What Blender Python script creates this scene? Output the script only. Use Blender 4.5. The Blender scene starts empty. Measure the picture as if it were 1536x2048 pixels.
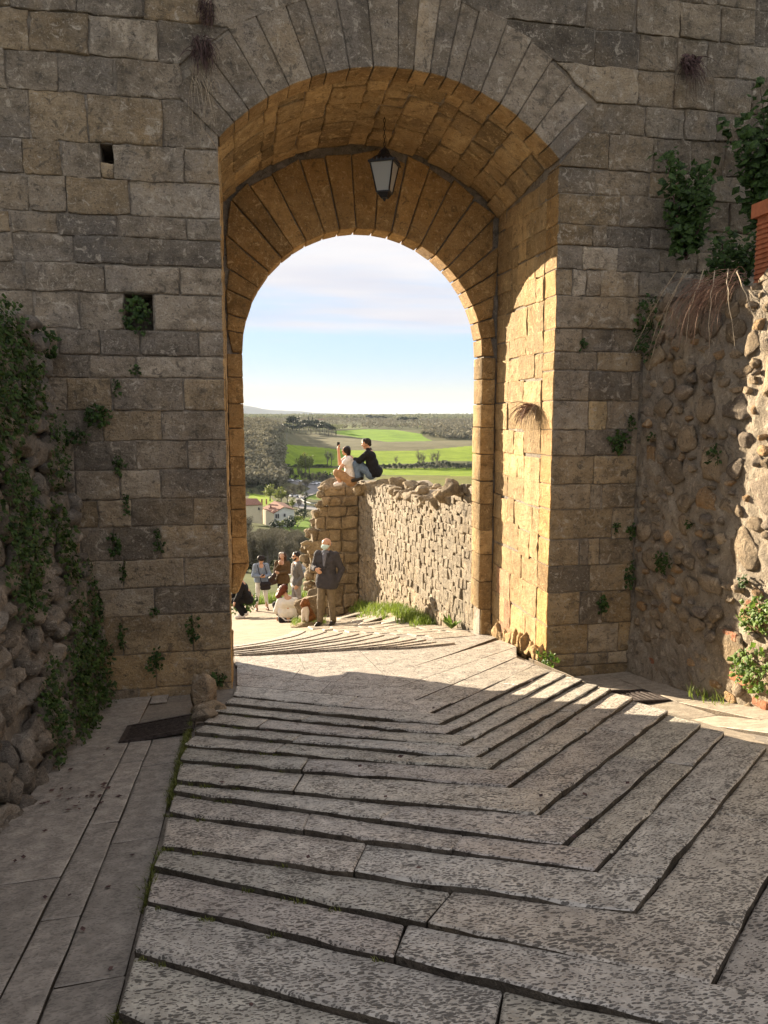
import bpy, math, random
import numpy as np
from mathutils import Vector, Matrix

R = math.radians
S = bpy.context.scene
COL = S.collection

# ------------------------------------------------------------------ camera
EYE = 2.95                      # eye height above the gate threshold
FPX, PITCH, YAW = 1538.0, R(7.12), R(11.0)
cam_d = bpy.data.cameras.new('camera')
cam = bpy.data.objects.new('camera', cam_d); COL.objects.link(cam)
cam_d.sensor_fit = 'VERTICAL'; cam_d.sensor_height = 24.0
cam_d.lens = 24.0*FPX/2048.0
cam_d.clip_start = 0.05; cam_d.clip_end = 60000
cam.location = (0, 0, EYE)
cam.rotation_euler = (R(90)-PITCH, 0, -YAW)
S.camera = cam

# ------------------------------------------------------------------ sky, sun, exposure
SUN_AZ, SUN_EL = math.atan(1/1.7), R(12.6)      # azimuth measured from +Y towards -X
sun_vec = Vector((-math.sin(SUN_AZ)*math.cos(SUN_EL), math.cos(SUN_AZ)*math.cos(SUN_EL), math.sin(SUN_EL)))
W = bpy.data.worlds.new('World'); S.world = W; W.use_nodes = True
nt = W.node_tree; nt.nodes.clear()
def wn(t, **k):
    n = nt.nodes.new(t)
    for a, b in k.items(): setattr(n, a, b)
    return n
sky = wn('ShaderNodeTexSky', sky_type='NISHITA', sun_disc=False)
sky.sun_elevation = SUN_EL; sky.sun_rotation = -SUN_AZ
sky.altitude = 280; sky.air_density = 1.0; sky.dust_density = 0.35; sky.ozone_density = 1.6
bg = wn('ShaderNodeBackground'); bg.inputs['Strength'].default_value = SKY_STRENGTH = 0.055
wo = wn('ShaderNodeOutputWorld')
geo = wn('ShaderNodeTexCoord'); sep = wn('ShaderNodeSeparateXYZ')
nt.links.new(geo.outputs['Generated'], sep.inputs[0])
# cloud deck: project the view direction on a high plane so that the streaks flatten towards the horizon
def wmath(op, a, b=None, clamp=False):
    n = wn('ShaderNodeMath', operation=op, use_clamp=clamp)
    for i, v in enumerate((a, b)):
        if v is None: continue
        if hasattr(v, 'default_value'): nt.links.new(v, n.inputs[i])
        else: n.inputs[i].default_value = v
    return n.outputs[0]
den = wmath('ADD', wmath('MAXIMUM', sep.outputs[2], 0.0), 0.06)
cx = wmath('DIVIDE', sep.outputs[0], den); cy = wmath('DIVIDE', sep.outputs[1], den)
cmb = wn('ShaderNodeCombineXYZ'); nt.links.new(cx, cmb.inputs[0]); nt.links.new(cy, cmb.inputs[1])
cmap = wn('ShaderNodeMapping'); cmap.inputs['Rotation'].default_value = (0, 0, R(14)); cmap.inputs['Scale'].default_value = (.16, .42, 1)
cmap.inputs['Location'].default_value = (2.3, 0.55, 0)
nt.links.new(cmb.outputs[0], cmap.inputs[0])
cn = wn('ShaderNodeTexNoise'); cn.inputs['Scale'].default_value = 1.5; cn.inputs['Detail'].default_value = 7; cn.inputs['Roughness'].default_value = .58
nt.links.new(cmap.outputs[0], cn.inputs['Vector'])
elev = wn('ShaderNodeMapRange'); elev.interpolation_type = 'SMOOTHSTEP'
elev.inputs['From Min'].default_value = .075; elev.inputs['From Max'].default_value = .135
elev.inputs['To Min'].default_value = -.30; elev.inputs['To Max'].default_value = .10
nt.links.new(sep.outputs[2], elev.inputs[0])
cov = wmath('ADD', cn.outputs[0], elev.outputs[0])
cr = wn('ShaderNodeMapRange'); cr.interpolation_type = 'SMOOTHSTEP'
cr.inputs['From Min'].default_value = .40; cr.inputs['From Max'].default_value = .60
cr.inputs['To Min'].default_value = 0; cr.inputs['To Max'].default_value = .95
nt.links.new(cov, cr.inputs[0])
cn2 = wn('ShaderNodeTexNoise'); cn2.inputs['Scale'].default_value = 2.6; cn2.inputs['Detail'].default_value = 6
nt.links.new(cmap.outputs[0], cn2.inputs['Vector'])
ccol = wn('ShaderNodeMixRGB'); ccol.inputs[1].default_value = (1.95, 1.93, 2.14, 1); ccol.inputs[2].default_value = (2.55, 2.46, 2.46, 1)
cr2 = wn('ShaderNodeMapRange'); cr2.inputs['From Min'].default_value = .35; cr2.inputs['From Max'].default_value = .65
nt.links.new(cn2.outputs[0], cr2.inputs[0]); nt.links.new(cr2.outputs[0], ccol.inputs[0])
hz = wn('ShaderNodeMapRange'); hz.interpolation_type = 'SMOOTHSTEP'; hz.inputs['From Min'].default_value = 0.0; hz.inputs['From Max'].default_value = .085
nt.links.new(sep.outputs[2], hz.inputs[0])
hcol = wn('ShaderNodeMixRGB'); hcol.inputs[1].default_value = (1.85, 1.74, 1.52, 1); hcol.inputs[2].default_value = (1.32, 1.80, 2.50, 1); nt.links.new(hz.outputs[0], hcol.inputs[0])
veil = wn('ShaderNodeMixRGB'); veil.inputs[0].default_value = .92
nt.links.new(sky.outputs[0], veil.inputs[1]); nt.links.new(hcol.outputs[0], veil.inputs[2])
mixc = wn('ShaderNodeMixRGB')
nt.links.new(cr.outputs[0], mixc.inputs[0]); nt.links.new(veil.outputs[0], mixc.inputs[1]); nt.links.new(ccol.outputs[0], mixc.inputs[2])
nt.links.new(mixc.outputs[0], bg.inputs['Color']); nt.links.new(bg.outputs[0], wo.inputs['Surface'])

sd = bpy.data.lights.new('sun', 'SUN'); sd.energy = 3.0; sd.angle = R(0.5); sd.color = (1.0, .84, .63)
sun = bpy.data.objects.new('sun', sd); COL.objects.link(sun)
sun.rotation_euler = (-sun_vec).to_track_quat('-Z', 'Y').to_euler()
sun.location = (-8, 20, 12)

S.view_settings.view_transform = 'Standard'; S.view_settings.look = 'None'
S.view_settings.gamma = 1.0; S.view_settings.use_curve_mapping = False
S.view_settings.exposure = 2.82
S.render.engine = 'CYCLES'
S.cycles.max_bounces = 6; S.cycles.diffuse_bounces = 4; S.cycles.transparent_max_bounces = 6
S.cycles.use_denoising = True

# ------------------------------------------------------------------ helpers
rng = random.Random(7)
def ray(x, y):
    u = (x-768)/FPX; v = -(y-1024)/FPX
    f = math.cos(PITCH)+v*math.sin(PITCH); up = -math.sin(PITCH)+v*math.cos(PITCH)
    return Vector((u*math.cos(YAW)+f*math.sin(YAW), -u*math.sin(YAW)+f*math.cos(YAW), up))
def at_dist(x, y, d):
    r = ray(x, y); return r*(d/math.hypot(r.x, r.y))+Vector((0, 0, EYE))

def _hash(ix, iy, iz, seed):
    h = (ix*374761393+iy*668265263+iz*2147483647+seed*1274126177) & 0xffffffff
    h = ((h ^ (h >> 13))*1274126177) & 0xffffffff
    h = (h ^ (h >> 16)) & 0xffff
    return h/32767.5-1.0
def vnoise(p, seed=0):
    p = np.asarray(p, float); f = np.floor(p); d = p-f; d = d*d*(3-2*d); f = f.astype(np.int64)
    out = 0
    for dx in (0, 1):
        for dy in (0, 1):
            for dz in (0, 1):
                w = (d[..., 0] if dx else 1-d[..., 0])*(d[..., 1] if dy else 1-d[..., 1])*(d[..., 2] if dz else 1-d[..., 2])
                out = out+w*_hash(f[..., 0]+dx, f[..., 1]+dy, f[..., 2]+dz, seed)
    return out
def fbm(p, seed=0, octv=3):
    p = np.asarray(p, float); a = 1; s = 0; tot = 0
    for o in range(octv):
        s = s+a*vnoise(p*(2**o), seed+o*17); tot += a; a *= .5
    return s/tot
def ss(x):
    x = np.clip(x, 0, 1); return x*x*(3-2*x)

def tag(o, label=None, cat=None, group=None, kind=None):
    for k, v in (('label', label), ('category', cat), ('group', group), ('kind', kind)):
        if v: o[k] = v
    return o
def empty(name, loc=(0, 0, 0), rz=0):
    o = bpy.data.objects.new(name, None); o.location = loc; o.rotation_euler = (0, 0, rz)
    o.empty_display_size = .2; COL.objects.link(o); return o
def mesh(name, v, f, smooth=True):
    m = bpy.data.meshes.new(name)
    if isinstance(v, np.ndarray): v = v.tolist()
    m.from_pydata(v, [], f)
    if smooth: m.polygons.foreach_set('use_smooth', [True]*len(m.polygons))
    m.update(); return m
def obj(name, m, mat=None, parent=None, world=True, color=None):
    o = bpy.data.objects.new(name, m); COL.objects.link(o)
    if mat is not None and not m.materials: m.materials.append(mat)
    if parent is not None:
        o.parent = parent
        if world:
            o.matrix_parent_inverse = (Matrix.Translation(parent.location) @ Matrix.Rotation(parent.rotation_euler.z, 4, 'Z')).inverted()
    if color is not None: o.color = (*color, 1)
    return o

class MB:
    """collects vertices and faces of one mesh"""
    def __init__(s): s.v = []; s.f = []
    def add(s, v, f):
        b = len(s.v); s.v += [tuple(map(float, q)) for q in v]; s.f += [tuple(i+b for i in q) for q in f]; return s
    def box(s, x0, x1, y0, y1, z0, z1):
        return s.add([(x0,y0,z0),(x1,y0,z0),(x1,y1,z0),(x0,y1,z0),(x0,y0,z1),(x1,y0,z1),(x1,y1,z1),(x0,y1,z1)],
                     [(0,3,2,1),(4,5,6,7),(0,1,5,4),(1,2,6,5),(2,3,7,6),(3,0,4,7)])
    def tube(s, pts, rad, n=6, cap=True):
        pts = [Vector(p) for p in pts]; rings = []
        if not hasattr(rad, '__len__'): rad = [rad]*len(pts)
        ref = None
        for i, p in enumerate(pts):
            t = (pts[min(i+1, len(pts)-1)]-pts[max(i-1, 0)]).normalized()
            if ref is None: ref = Vector((0, 0, 1)) if abs(t.z) < .9 else Vector((1, 0, 0))
            a = t.cross(ref).normalized(); b = t.cross(a).normalized(); ref = b.cross(t) if False else ref
            rings.append([p+(a*math.cos(2*math.pi*k/n)+b*math.sin(2*math.pi*k/n))*rad[i] for k in range(n)])
        v = [q for r in rings for q in r]; f = []
        for i in range(len(rings)-1):
            for k in range(n): f.append((i*n+k, i*n+(k+1) % n, (i+1)*n+(k+1) % n, (i+1)*n+k))
        if cap: f.append(tuple(range(n))[::-1]); f.append(tuple((len(rings)-1)*n+k for k in range(n)))
        return s.add(v, f)
    def frustum(s, c, z0, z1, r0, r1, n=4, rot=math.pi/4):
        v = [(c[0]+r*math.cos(rot+2*math.pi*k/n), c[1]+r*math.sin(rot+2*math.pi*k/n), z) for z, r in ((z0, r0), (z1, r1)) for k in range(n)]
        f = [(k, (k+1) % n, n+(k+1) % n, n+k) for k in range(n)]+[tuple(range(n))[::-1], tuple(range(n, 2*n))]
        return s.add(v, f)
    def build(s, name, mat, parent=None, world=True, smooth=False, color=None):
        return obj(name, mesh(name, s.v, s.f, smooth), mat, parent, world, color)

def quadP(c):
    c = [np.array(q, float) for q in c]
    def P(s, t):
        s = np.asarray(s)[..., None]; t = np.asarray(t)[..., None]
        return c[0]*(1-s)*(1-t)+c[1]*s*(1-t)+c[2]*s*t+c[3]*(1-s)*t
    return P
def block_data(P, nrm, depth, nu=4, nv=3, bev=.015, rough=.008, bulge=0.0, proud=0.0, jit=.01, freq=6.0, seed=0, power=4, sharp=False, chip=0.0):
    e = np.array([0., .5, 1.]); m = np.array([.5, .5, .5])
    Lu = np.linalg.norm(P(1., .5)-P(0., .5)); Lv = np.linalg.norm(P(.5, 1.)-P(.5, 0.))
    es = min(bev/max(Lu, 1e-4), .3); et = min(bev/max(Lv, 1e-4), .3)
    es3, et3 = min(es*2.6, es+.09), min(et*2.6, et+.09)      # support loops keep the face flat up to the worn edge
    s = np.concatenate([[0, es], np.linspace(es3, 1-es3, nu), [1-es, 1]]); t = np.concatenate([[0, et], np.linspace(et3, 1-et3, nv), [1-et, 1]])
    Sg, Tg = np.meshgrid(s, t, indexing='ij'); a, b = Sg.shape
    bs = (np.arange(a) == 0) | (np.arange(a) == a-1); bt = (np.arange(b) == 0) | (np.arange(b) == b-1)
    Bs, Bt = np.meshgrid(bs, bt, indexing='ij'); border = Bs | Bt; corner = Bs & Bt
    Sg = np.where(corner, np.where(Sg < .5, es*.55, 1-es*.55), Sg); Tg = np.where(corner, np.where(Tg < .5, et*.55, 1-et*.55), Tg)
    pos = P(Sg, Tg)
    n = nrm(Sg, Tg) if callable(nrm) else np.broadcast_to(np.array(nrm, float), pos.shape)
    w = proud+bulge*(1-np.abs(2*Sg-1)**power)*(1-np.abs(2*Tg-1)**power)-np.where(border, bev*.8, 0)
    nz = fbm(pos*freq+seed*3.7, seed)
    w = w+rough*nz*np.where(border, .6, 1)
    if chip: w = w-np.where(border, chip*np.clip(fbm(pos*9+seed*1.9, seed+3, 2)*2.2, 0, 1), 0)
    j = np.stack([.7*vnoise(pos*4.3+11*k+seed, seed+k)+.6*vnoise(pos*15+7*k+seed, seed+k+5) for k in range(3)], -1)*jit
    j = j-(j*n).sum(-1, keepdims=True)*n
    top = pos+j+n*w[..., None]
    idx = np.arange(a*b).reshape(a, b)
    loop = list(idx[:-1, 0])+list(idx[-1, :-1])+list(idx[1:, -1][::-1])+list(idx[0, 1:][::-1])
    low = (pos+j*.5-n*depth).reshape(-1, 3)[loop]
    v = np.concatenate([top.reshape(-1, 3), low])
    f = []
    for i in range(a-1):
        for k in range(b-1): f.append((int(idx[i, k]), int(idx[i+1, k]), int(idx[i+1, k+1]), int(idx[i, k+1])))
    L = len(loop); base = a*b
    if sharp:                                   # crisp arris: the sides get their own upper edge
        v = np.concatenate([v, top.reshape(-1, 3)[loop]]); up = [base+L+i for i in range(L)]
    else: up = [int(i) for i in loop]
    for i in range(L):
        i2 = (i+1) % L; f.append((up[i2], up[i], base+i, base+i2))
    # orient outward
    c = P(np.array(.5), np.array(.5)); du = P(np.array(.6), np.array(.5))-c; dv = P(np.array(.5), np.array(.6))-c
    nn = nrm(np.array(.5), np.array(.5)) if callable(nrm) else np.array(nrm, float)
    if np.dot(np.cross(du, dv), nn) < 0: f = [q[::-1] for q in f]
    return v, f
_seed = [0]
def block(name, P, nrm, depth, mat, parent, color=None, **k):
    _seed[0] += 1
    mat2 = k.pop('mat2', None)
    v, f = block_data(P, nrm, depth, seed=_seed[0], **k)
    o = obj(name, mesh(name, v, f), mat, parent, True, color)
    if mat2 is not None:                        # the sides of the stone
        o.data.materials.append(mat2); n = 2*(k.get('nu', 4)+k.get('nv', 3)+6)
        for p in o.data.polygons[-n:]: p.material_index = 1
    return o

# ------------------------------------------------------------------ materials
def newmat(name):
    m = bpy.data.materials.new(name); m.use_nodes = True; t = m.node_tree; t.nodes.clear()
    out = t.nodes.new('ShaderNodeOutputMaterial'); b = t.nodes.new('ShaderNodeBsdfPrincipled'); t.links.new(b.outputs[0], out.inputs[0])
    return m, t, b
class NT:
    def __init__(s, t): s.t = t
    def n(s, typ, **k):
        n = s.t.nodes.new(typ)
        for a, b in k.items(): setattr(n, a, b)
        return n
    def lk(s, a, b): s.t.links.new(a, b)
    def put(s, inp, v):
        if hasattr(v, 'is_linked') or hasattr(v, 'links'): s.lk(v, inp)
        else: inp.default_value = v
    def math(s, op, a, b=None, clamp=False):
        n = s.n('ShaderNodeMath', operation=op, use_clamp=clamp); s.put(n.inputs[0], a)
        if b is not None: s.put(n.inputs[1], b)
        return n.outputs[0]
    def noise(s, vec, scale, detail=5, rough=.6, dist=0.0):
        n = s.n('ShaderNodeTexNoise'); s.lk(vec, n.inputs['Vector'])
        n.inputs['Scale'].default_value = scale; n.inputs['Detail'].default_value = detail; n.inputs['Roughness'].default_value = rough
        n.inputs['Distortion'].default_value = dist
        return n.outputs[0]
    def voro(s, vec, scale, feature='F1', rnd=1.0):
        n = s.n('ShaderNodeTexVoronoi', feature=feature); s.lk(vec, n.inputs['Vector']); n.inputs['Scale'].default_value = scale
        n.inputs['Randomness'].default_value = rnd
        return n.outputs['Distance']
    def ramp(s, v, a, b, lo=0., hi=1., smooth=True):
        n = s.n('ShaderNodeMapRange'); n.interpolation_type = 'SMOOTHSTEP' if smooth else 'LINEAR'
        s.put(n.inputs[0], v); n.inputs[1].default_value = a; n.inputs[2].default_value = b; n.inputs[3].default_value = lo; n.inputs[4].default_value = hi
        return n.outputs[0]
    def mix(s, fac, a, b, mode='MIX'):
        n = s.n('ShaderNodeMixRGB', blend_type=mode); s.put(n.inputs[0], fac)
        s.put(n.inputs[1], (*a, 1) if isinstance(a, tuple) else a); s.put(n.inputs[2], (*b, 1) if isinstance(b, tuple) else b)
        return n.outputs[0]
    def mapping(s, vec, scale=(1, 1, 1), rot=(0, 0, 0)):
        n = s.n('ShaderNodeMapping'); s.lk(vec, n.inputs[0]); n.inputs['Scale'].default_value = scale; n.inputs['Rotation'].default_value = rot
        return n.outputs[0]
    def bump(s, h, dist=.02, strength=1.0):
        n = s.n('ShaderNodeBump'); s.lk(h, n.inputs['Height']); n.inputs['Distance'].default_value = dist; n.inputs['Strength'].default_value = strength
        return n.outputs[0]
def stone_mat(name, dark, light, lichen=(.13, .125, .12), lich_amt=.6, pit=.6, bump=.035, pale=.35, rough=.88, strat=1.6):
    m, t, b = newmat(name); q = NT(t)
    P = q.n('ShaderNodeNewGeometry').outputs['Position']
    oi = q.n('ShaderNodeObjectInfo')
    # every stone takes its own piece of the pattern
    off = q.n('ShaderNodeVectorMath', operation='ADD'); q.lk(P, off.inputs[0])
    sc = q.n('ShaderNodeVectorMath', operation='SCALE'); cc = q.n('ShaderNodeCombineXYZ')
    for i in range(3): q.lk(oi.outputs['Random'], cc.inputs[i])
    q.lk(cc.outputs[0], sc.inputs[0]); sc.inputs['Scale'].default_value = 37.0; q.lk(sc.outputs[0], off.inputs[1]); V = off.outputs[0]
    Vs = q.mapping(V, (1, 1, strat))
    n1 = q.noise(Vs, 5, 7, .62); n2 = q.noise(V, 22, 6, .7); n3 = q.noise(V, 85, 3, .6); big = q.noise(P, 1.15, 5, .6)
    f = q.math('ADD', q.math('MULTIPLY', n1, .65), q.math('MULTIPLY', n2, .35))
    col = q.mix(q.ramp(f, .34, .66), dark, light)
    col = q.mix(q.ramp(q.math('ADD', q.math('MULTIPLY', big, .55), q.math('MULTIPLY', n1, .45)), .46, .60, 0, lich_amt), col, lichen)
    col = q.mix(q.ramp(n2, .60, .74, 0, pale), col, (.52, .47, .40))
    vo = q.voro(q.mapping(V, (1, 1, 1.8)), 26)
    pits = q.math('MULTIPLY', q.ramp(vo, .0, .30, 1, 0), q.ramp(n1, .50, .66))
    col = q.mix(q.math('MULTIPLY', pits, pit), col, (.05, .042, .035))
    warm = q.noise(P, .9, 6, .7); col = q.mix(q.ramp(warm, .50, .64, 0, .38), col, (light[0]*.88, light[1]*.76, light[2]*.56))
    stain = q.noise(q.mapping(P, (2.6, 2.6, .55)), 1.0, 6, .7)
    col = q.mix(q.ramp(stain, .54, .68, 0, .5), col, tuple(x*.7 for x in dark))
    col = q.mix(q.ramp(stain, .30, .42, .35, 0), col, tuple(min(1, x*1.1) for x in light))
    col = q.mix(1.0, col, oi.outputs['Color'], 'MULTIPLY')
    var = q.ramp(oi.outputs['Random'], 0, 1, .80, 1.20, False)
    vc = q.n('ShaderNodeCombineXYZ')
    for i in range(3): q.lk(var, vc.inputs[i])
    col = q.mix(1.0, col, vc.outputs[0], 'MULTIPLY')
    grit = q.noise(V, 48, 5, .8)
    cav = q.math('ADD', q.math('MULTIPLY', grit, .55), q.math('MULTIPLY', n2, .45))
    col = q.mix(q.ramp(cav, .525, .62, 0, .72), col, tuple(x*.40 for x in dark))
    col = q.mix(q.ramp(cav, .37, .47, .60, 0), col, tuple(min(1, x*1.32) for x in light))
    crust = q.noise(V, 9, 8, .75, .8)
    col = q.mix(q.ramp(crust, .55, .62, 0, .68), col, tuple(x*.55 for x in dark))
    col = q.mix(q.ramp(crust, .37, .44, .62, 0), col, tuple(min(1, x*1.25) for x in light))
    h = q.math('ADD', q.math('MULTIPLY', n1, .75), q.math('ADD', q.math('MULTIPLY', n2, .55), q.math('MULTIPLY', grit, -.45)))
    h = q.math('SUBTRACT', h, q.math('MULTIPLY', pits, .5))
    q.lk(q.bump(h, bump, 1.0), b.inputs['Normal']); q.lk(col, b.inputs['Base Color'])
    b.inputs['Roughness'].default_value = rough; b.inputs['Specular IOR Level'].default_value = .25
    return m
def plain_mat(name, c, rough=.7, var=.25, scale=20, metal=0.0, spec=.4, bump=0.0, objcol=False):
    m, t, b = newmat(name); q = NT(t)
    P = q.n('ShaderNodeTexCoord').outputs['Object']
    n = q.noise(P, scale, 5, .6)
    lo = tuple(max(0, x*(1-var)) for x in c); hi = tuple(min(1, x*(1+var)) for x in c)
    col = q.mix(q.ramp(n, .3, .7), lo, hi)
    if objcol: col = q.mix(1.0, col, q.n('ShaderNodeObjectInfo').outputs['Color'], 'MULTIPLY')
    q.lk(col, b.inputs['Base Color']); b.inputs['Roughness'].default_value = rough; b.inputs['Metallic'].default_value = metal
    b.inputs['Specular IOR Level'].default_value = spec
    if bump: q.lk(q.bump(n, bump), b.inputs['Normal'])
    return m
def leaf_mat(name, c1, c2, trans=.35, rough=.55):
    m, t, b = newmat(name); q = NT(t)
    P = q.n('ShaderNodeNewGeometry').outputs['Position']
    n = q.noise(P, 9, 3, .7); n2 = q.noise(P, 60, 1, .5)
    col = q.mix(q.ramp(q.math('ADD', q.math('MULTIPLY', n, .5), q.math('MULTIPLY', n2, .5)), .38, .62), c1, c2)
    q.lk(col, b.inputs['Base Color']); b.inputs['Roughness'].default_value = rough; b.inputs['Specular IOR Level'].default_value = .3
    tr = q.n('ShaderNodeBsdfTranslucent'); q.lk(col, tr.inputs[0]); ms = q.n('ShaderNodeMixShader'); ms.inputs[0].default_value = trans
    q.lk(b.outputs[0], ms.inputs[1]); q.lk(tr.outputs[0], ms.inputs[2])
    out = [n for n in t.nodes if n.type == 'OUTPUT_MATERIAL'][0]; q.lk(ms.outputs[0], out.inputs[0])
    return m

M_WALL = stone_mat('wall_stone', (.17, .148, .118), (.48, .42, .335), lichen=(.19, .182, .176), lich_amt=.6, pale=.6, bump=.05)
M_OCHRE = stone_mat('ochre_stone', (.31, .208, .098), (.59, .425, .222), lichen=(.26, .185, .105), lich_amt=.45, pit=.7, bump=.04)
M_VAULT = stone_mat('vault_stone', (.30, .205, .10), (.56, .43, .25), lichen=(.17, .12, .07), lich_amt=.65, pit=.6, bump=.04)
M_RUBBLE = stone_mat('rubble_stone', (.19, .165, .135), (.48, .425, .35), lichen=(.22, .205, .18), lich_amt=.5, pit=.8, bump=.09, strat=1.0)
M_RETAIN = stone_mat('retaining_stone', (.20, .158, .11), (.45, .365, .26), lichen=(.18, .15, .12), lich_amt=.4, pit=.8, bump=.05, strat=1.0)
M_RUIN = stone_mat('ruin_stone', (.18, .145, .102), (.41, .345, .25), lichen=(.18, .155, .115), lich_amt=.35, pit=.7, bump=.05, strat=1.0)
M_MORTAR = stone_mat('mortar', (.15, .128, .10), (.37, .315, .245), lich_amt=.4, pit=.4, bump=.03, strat=1.0)
M_RENDER = stone_mat('lime_mortar', (.25, .205, .15), (.48, .405, .305), lichen=(.20, .17, .14), lich_amt=.4, pit=.5, bump=.06, pale=.25, strat=1.0)

def slab_mat(name, dark, light, dim=1.0, depth=.012, rough=.42, spec=.5):
    """bush-hammered limestone paving: short chisel dents all over, dirt in the dents"""
    m, t, b = newmat(name); q = NT(t)
    P = q.n('ShaderNodeNewGeometry').outputs['Position']; oi = q.n('ShaderNodeObjectInfo')
    off = q.n('ShaderNodeVectorMath', operation='ADD'); q.lk(P, off.inputs[0]); cc = q.n('ShaderNodeCombineXYZ')
    q.lk(q.math('MULTIPLY', oi.outputs['Random'], 31.0), cc.inputs[0]); q.lk(q.math('MULTIPLY', oi.outputs['Random'], 17.0), cc.inputs[1]); q.lk(cc.outputs[0], off.inputs[1]); V = off.outputs[0]
    warp = q.noise(V, 7, 3, .5)
    Vd = q.mapping(V, (31, 66, 48))
    wob = q.n('ShaderNodeVectorMath', operation='ADD'); wn_ = q.n('ShaderNodeTexNoise'); wn_.inputs['Scale'].default_value = 25; q.lk(V, wn_.inputs['Vector'])
    wsc = q.n('ShaderNodeVectorMath', operation='SCALE'); q.lk(wn_.outputs['Color'], wsc.inputs[0]); wsc.inputs['Scale'].default_value = 1.1
    q.lk(Vd, wob.inputs[0]); q.lk(wsc.outputs[0], wob.inputs[1])
    dn = q.voro(wob.outputs[0], 1.0)
    big = q.noise(V, 2.4, 6, .65); fine = q.noise(V, 60, 4, .7); mid = q.noise(V, 11, 5, .65)
    thr = q.ramp(warp, .3, .7, -.12, .14)
    dd = q.math('ADD', dn, thr)
    dent1 = q.ramp(dd, .25, .38, 1, 0)
    wob2 = q.n('ShaderNodeVectorMath', operation='MULTIPLY_ADD'); q.lk(wob.outputs[0], wob2.inputs[0]); wob2.inputs[1].default_value = (1.75, 1.6, 1.7); wob2.inputs[2].default_value = (3.3, 1.7, .9)
    dent2 = q.math('MULTIPLY', q.ramp(q.math('ADD', q.voro(wob2.outputs[0], 1.0), q.ramp(big, .3, .7, -.14, .12)), .24, .38, 1, 0), .8)
    dent = q.math('MAXIMUM', dent1, dent2)
    wear = q.ramp(mid, .28, .78)
    col = q.mix(wear, dark, light)
    col = q.mix(q.ramp(big, .50, .70, 0, .32), col, tuple(x*.7 for x in dark))
    col = q.mix(q.math('MULTIPLY', dent, .9*dim), col, tuple(x*.26 for x in dark))
    col = q.mix(q.ramp(fine, .60, .75, 0, .25), col, (.55, .50, .43))
    col = q.mix(1.0, col, oi.outputs['Color'], 'MULTIPLY')
    q.lk(col, b.inputs['Base Color'])
    h = q.math('ADD', q.math('MULTIPLY', q.math('SUBTRACT', 1.0, dent), .62*dim), q.math('ADD', q.math('MULTIPLY', fine, .22), q.math('MULTIPLY', mid, .7)))
    q.lk(q.bump(h, depth, 1.0), b.inputs['Normal'])
    b.inputs['Specular IOR Level'].default_value = spec
    q.lk(q.ramp(dent, 0, 1, rough, .85), b.inputs['Roughness'])
    return m
M_SLAB = slab_mat('bush_hammered_slab', (.33, .30, .265), (.62, .575, .51))
M_PATH = slab_mat('worn_path_slab', (.215, .195, .172), (.42, .38, .335), dim=.35, depth=.008, rough=.6)
M_RISER = stone_mat('dirty_shaded_riser', (.055, .045, .036), (.16, .135, .105), lich_amt=.3, pit=.4, bump=.03, pale=.2)  # dirt, plus the shade of the step fronts darkened into the colour
M_JOINT = stone_mat('joint_dirt', (.07, .06, .045), (.15, .125, .095), lich_amt=.2, pit=.2, bump=.02, strat=1.0)

# ------------------------------------------------------------------ ground heights
def base_z(Y): return np.interp(Y, [-14, 10, 14.75, 20.75, 22.4, 26], [1.35+14*.147, -.12, -1.198, -2.535, -2.736, -3.1])
def ramp_z(X, Y): return base_z(Y)+.03*np.clip(X, -2.5, 4.5)
def ground_z(X, Y):
    X = np.asarray(X, float); Y = np.asarray(Y, float)
    gut = .27*ss((X-3.12)/.45)*ss((Y-4.2)/1.8)*ss((9.6-Y)/1.6)
    left = .055*ss((-.40-X)/.06)*ss((8.2-Y)/.6)
    bank = .22*ss((X-2.55)/.5)*ss((Y-11.5)/3)
    return ramp_z(X, Y)-gut-left+bank
def gz(x, y): return float(ground_z(x, y))
def boulder_data(c, r, seed, sub=3, amp=.35):
    import bmesh
    bm = bmesh.new(); bmesh.ops.create_icosphere(bm, subdivisions=sub, radius=1.0)
    v = np.array([q_.co[:] for q_ in bm.verts]); f = [tuple(q_.index for q_ in p.verts) for p in bm.faces]; bm.free()
    rs_ = np.random.RandomState(seed)
    for _ in range(13):                       # split faces
        pn = rs_.normal(0, 1, 3); pn /= np.linalg.norm(pn); dd = rs_.uniform(.50, .88); ex = v@pn-dd; v = v-np.outer(np.maximum(ex, 0)*1.0, pn)
    n = fbm(v*1.3+seed*5.1, seed, 3); n2 = fbm(v*4.5+seed*2.3, seed+9, 3); n3 = fbm(v*9.5+seed*1.3, seed+21, 2); v = v*(1.10+amp*.5*n[:, None]+.17*n2[:, None]+(.11*n3[:, None] if sub > 2 else 0))
    v = v*np.array([r[0], r[1], r[2]])
    return v+np.array(c), f
def boulder(name, c, r, mat, parent, color, seed, sub=3, amp=.35):
    v, f = boulder_data(c, r, seed, sub, amp)
    return obj(name, mesh(name, v, f), mat, parent, True, color)
# ================================================================== GATE WALL
GX0, GX1 = -.07, 3.35            # passage jambs
GY0, GY1, GY2 = 7.8, 9.64, 9.96  # inner face, outer order, outer face
ACX, ACZ, AR = 1.64, 4.0, 2.315  # segmental inner arch
OCX, OCZ, OR_ = 1.64, 3.71, 1.515  # round outer arch
SPR = 5.55
gate = tag(empty('gate_wall', (1.64, 7.8, 0)), 'tall weathered stone town wall pierced by a round arched gateway', 'gate')

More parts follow.
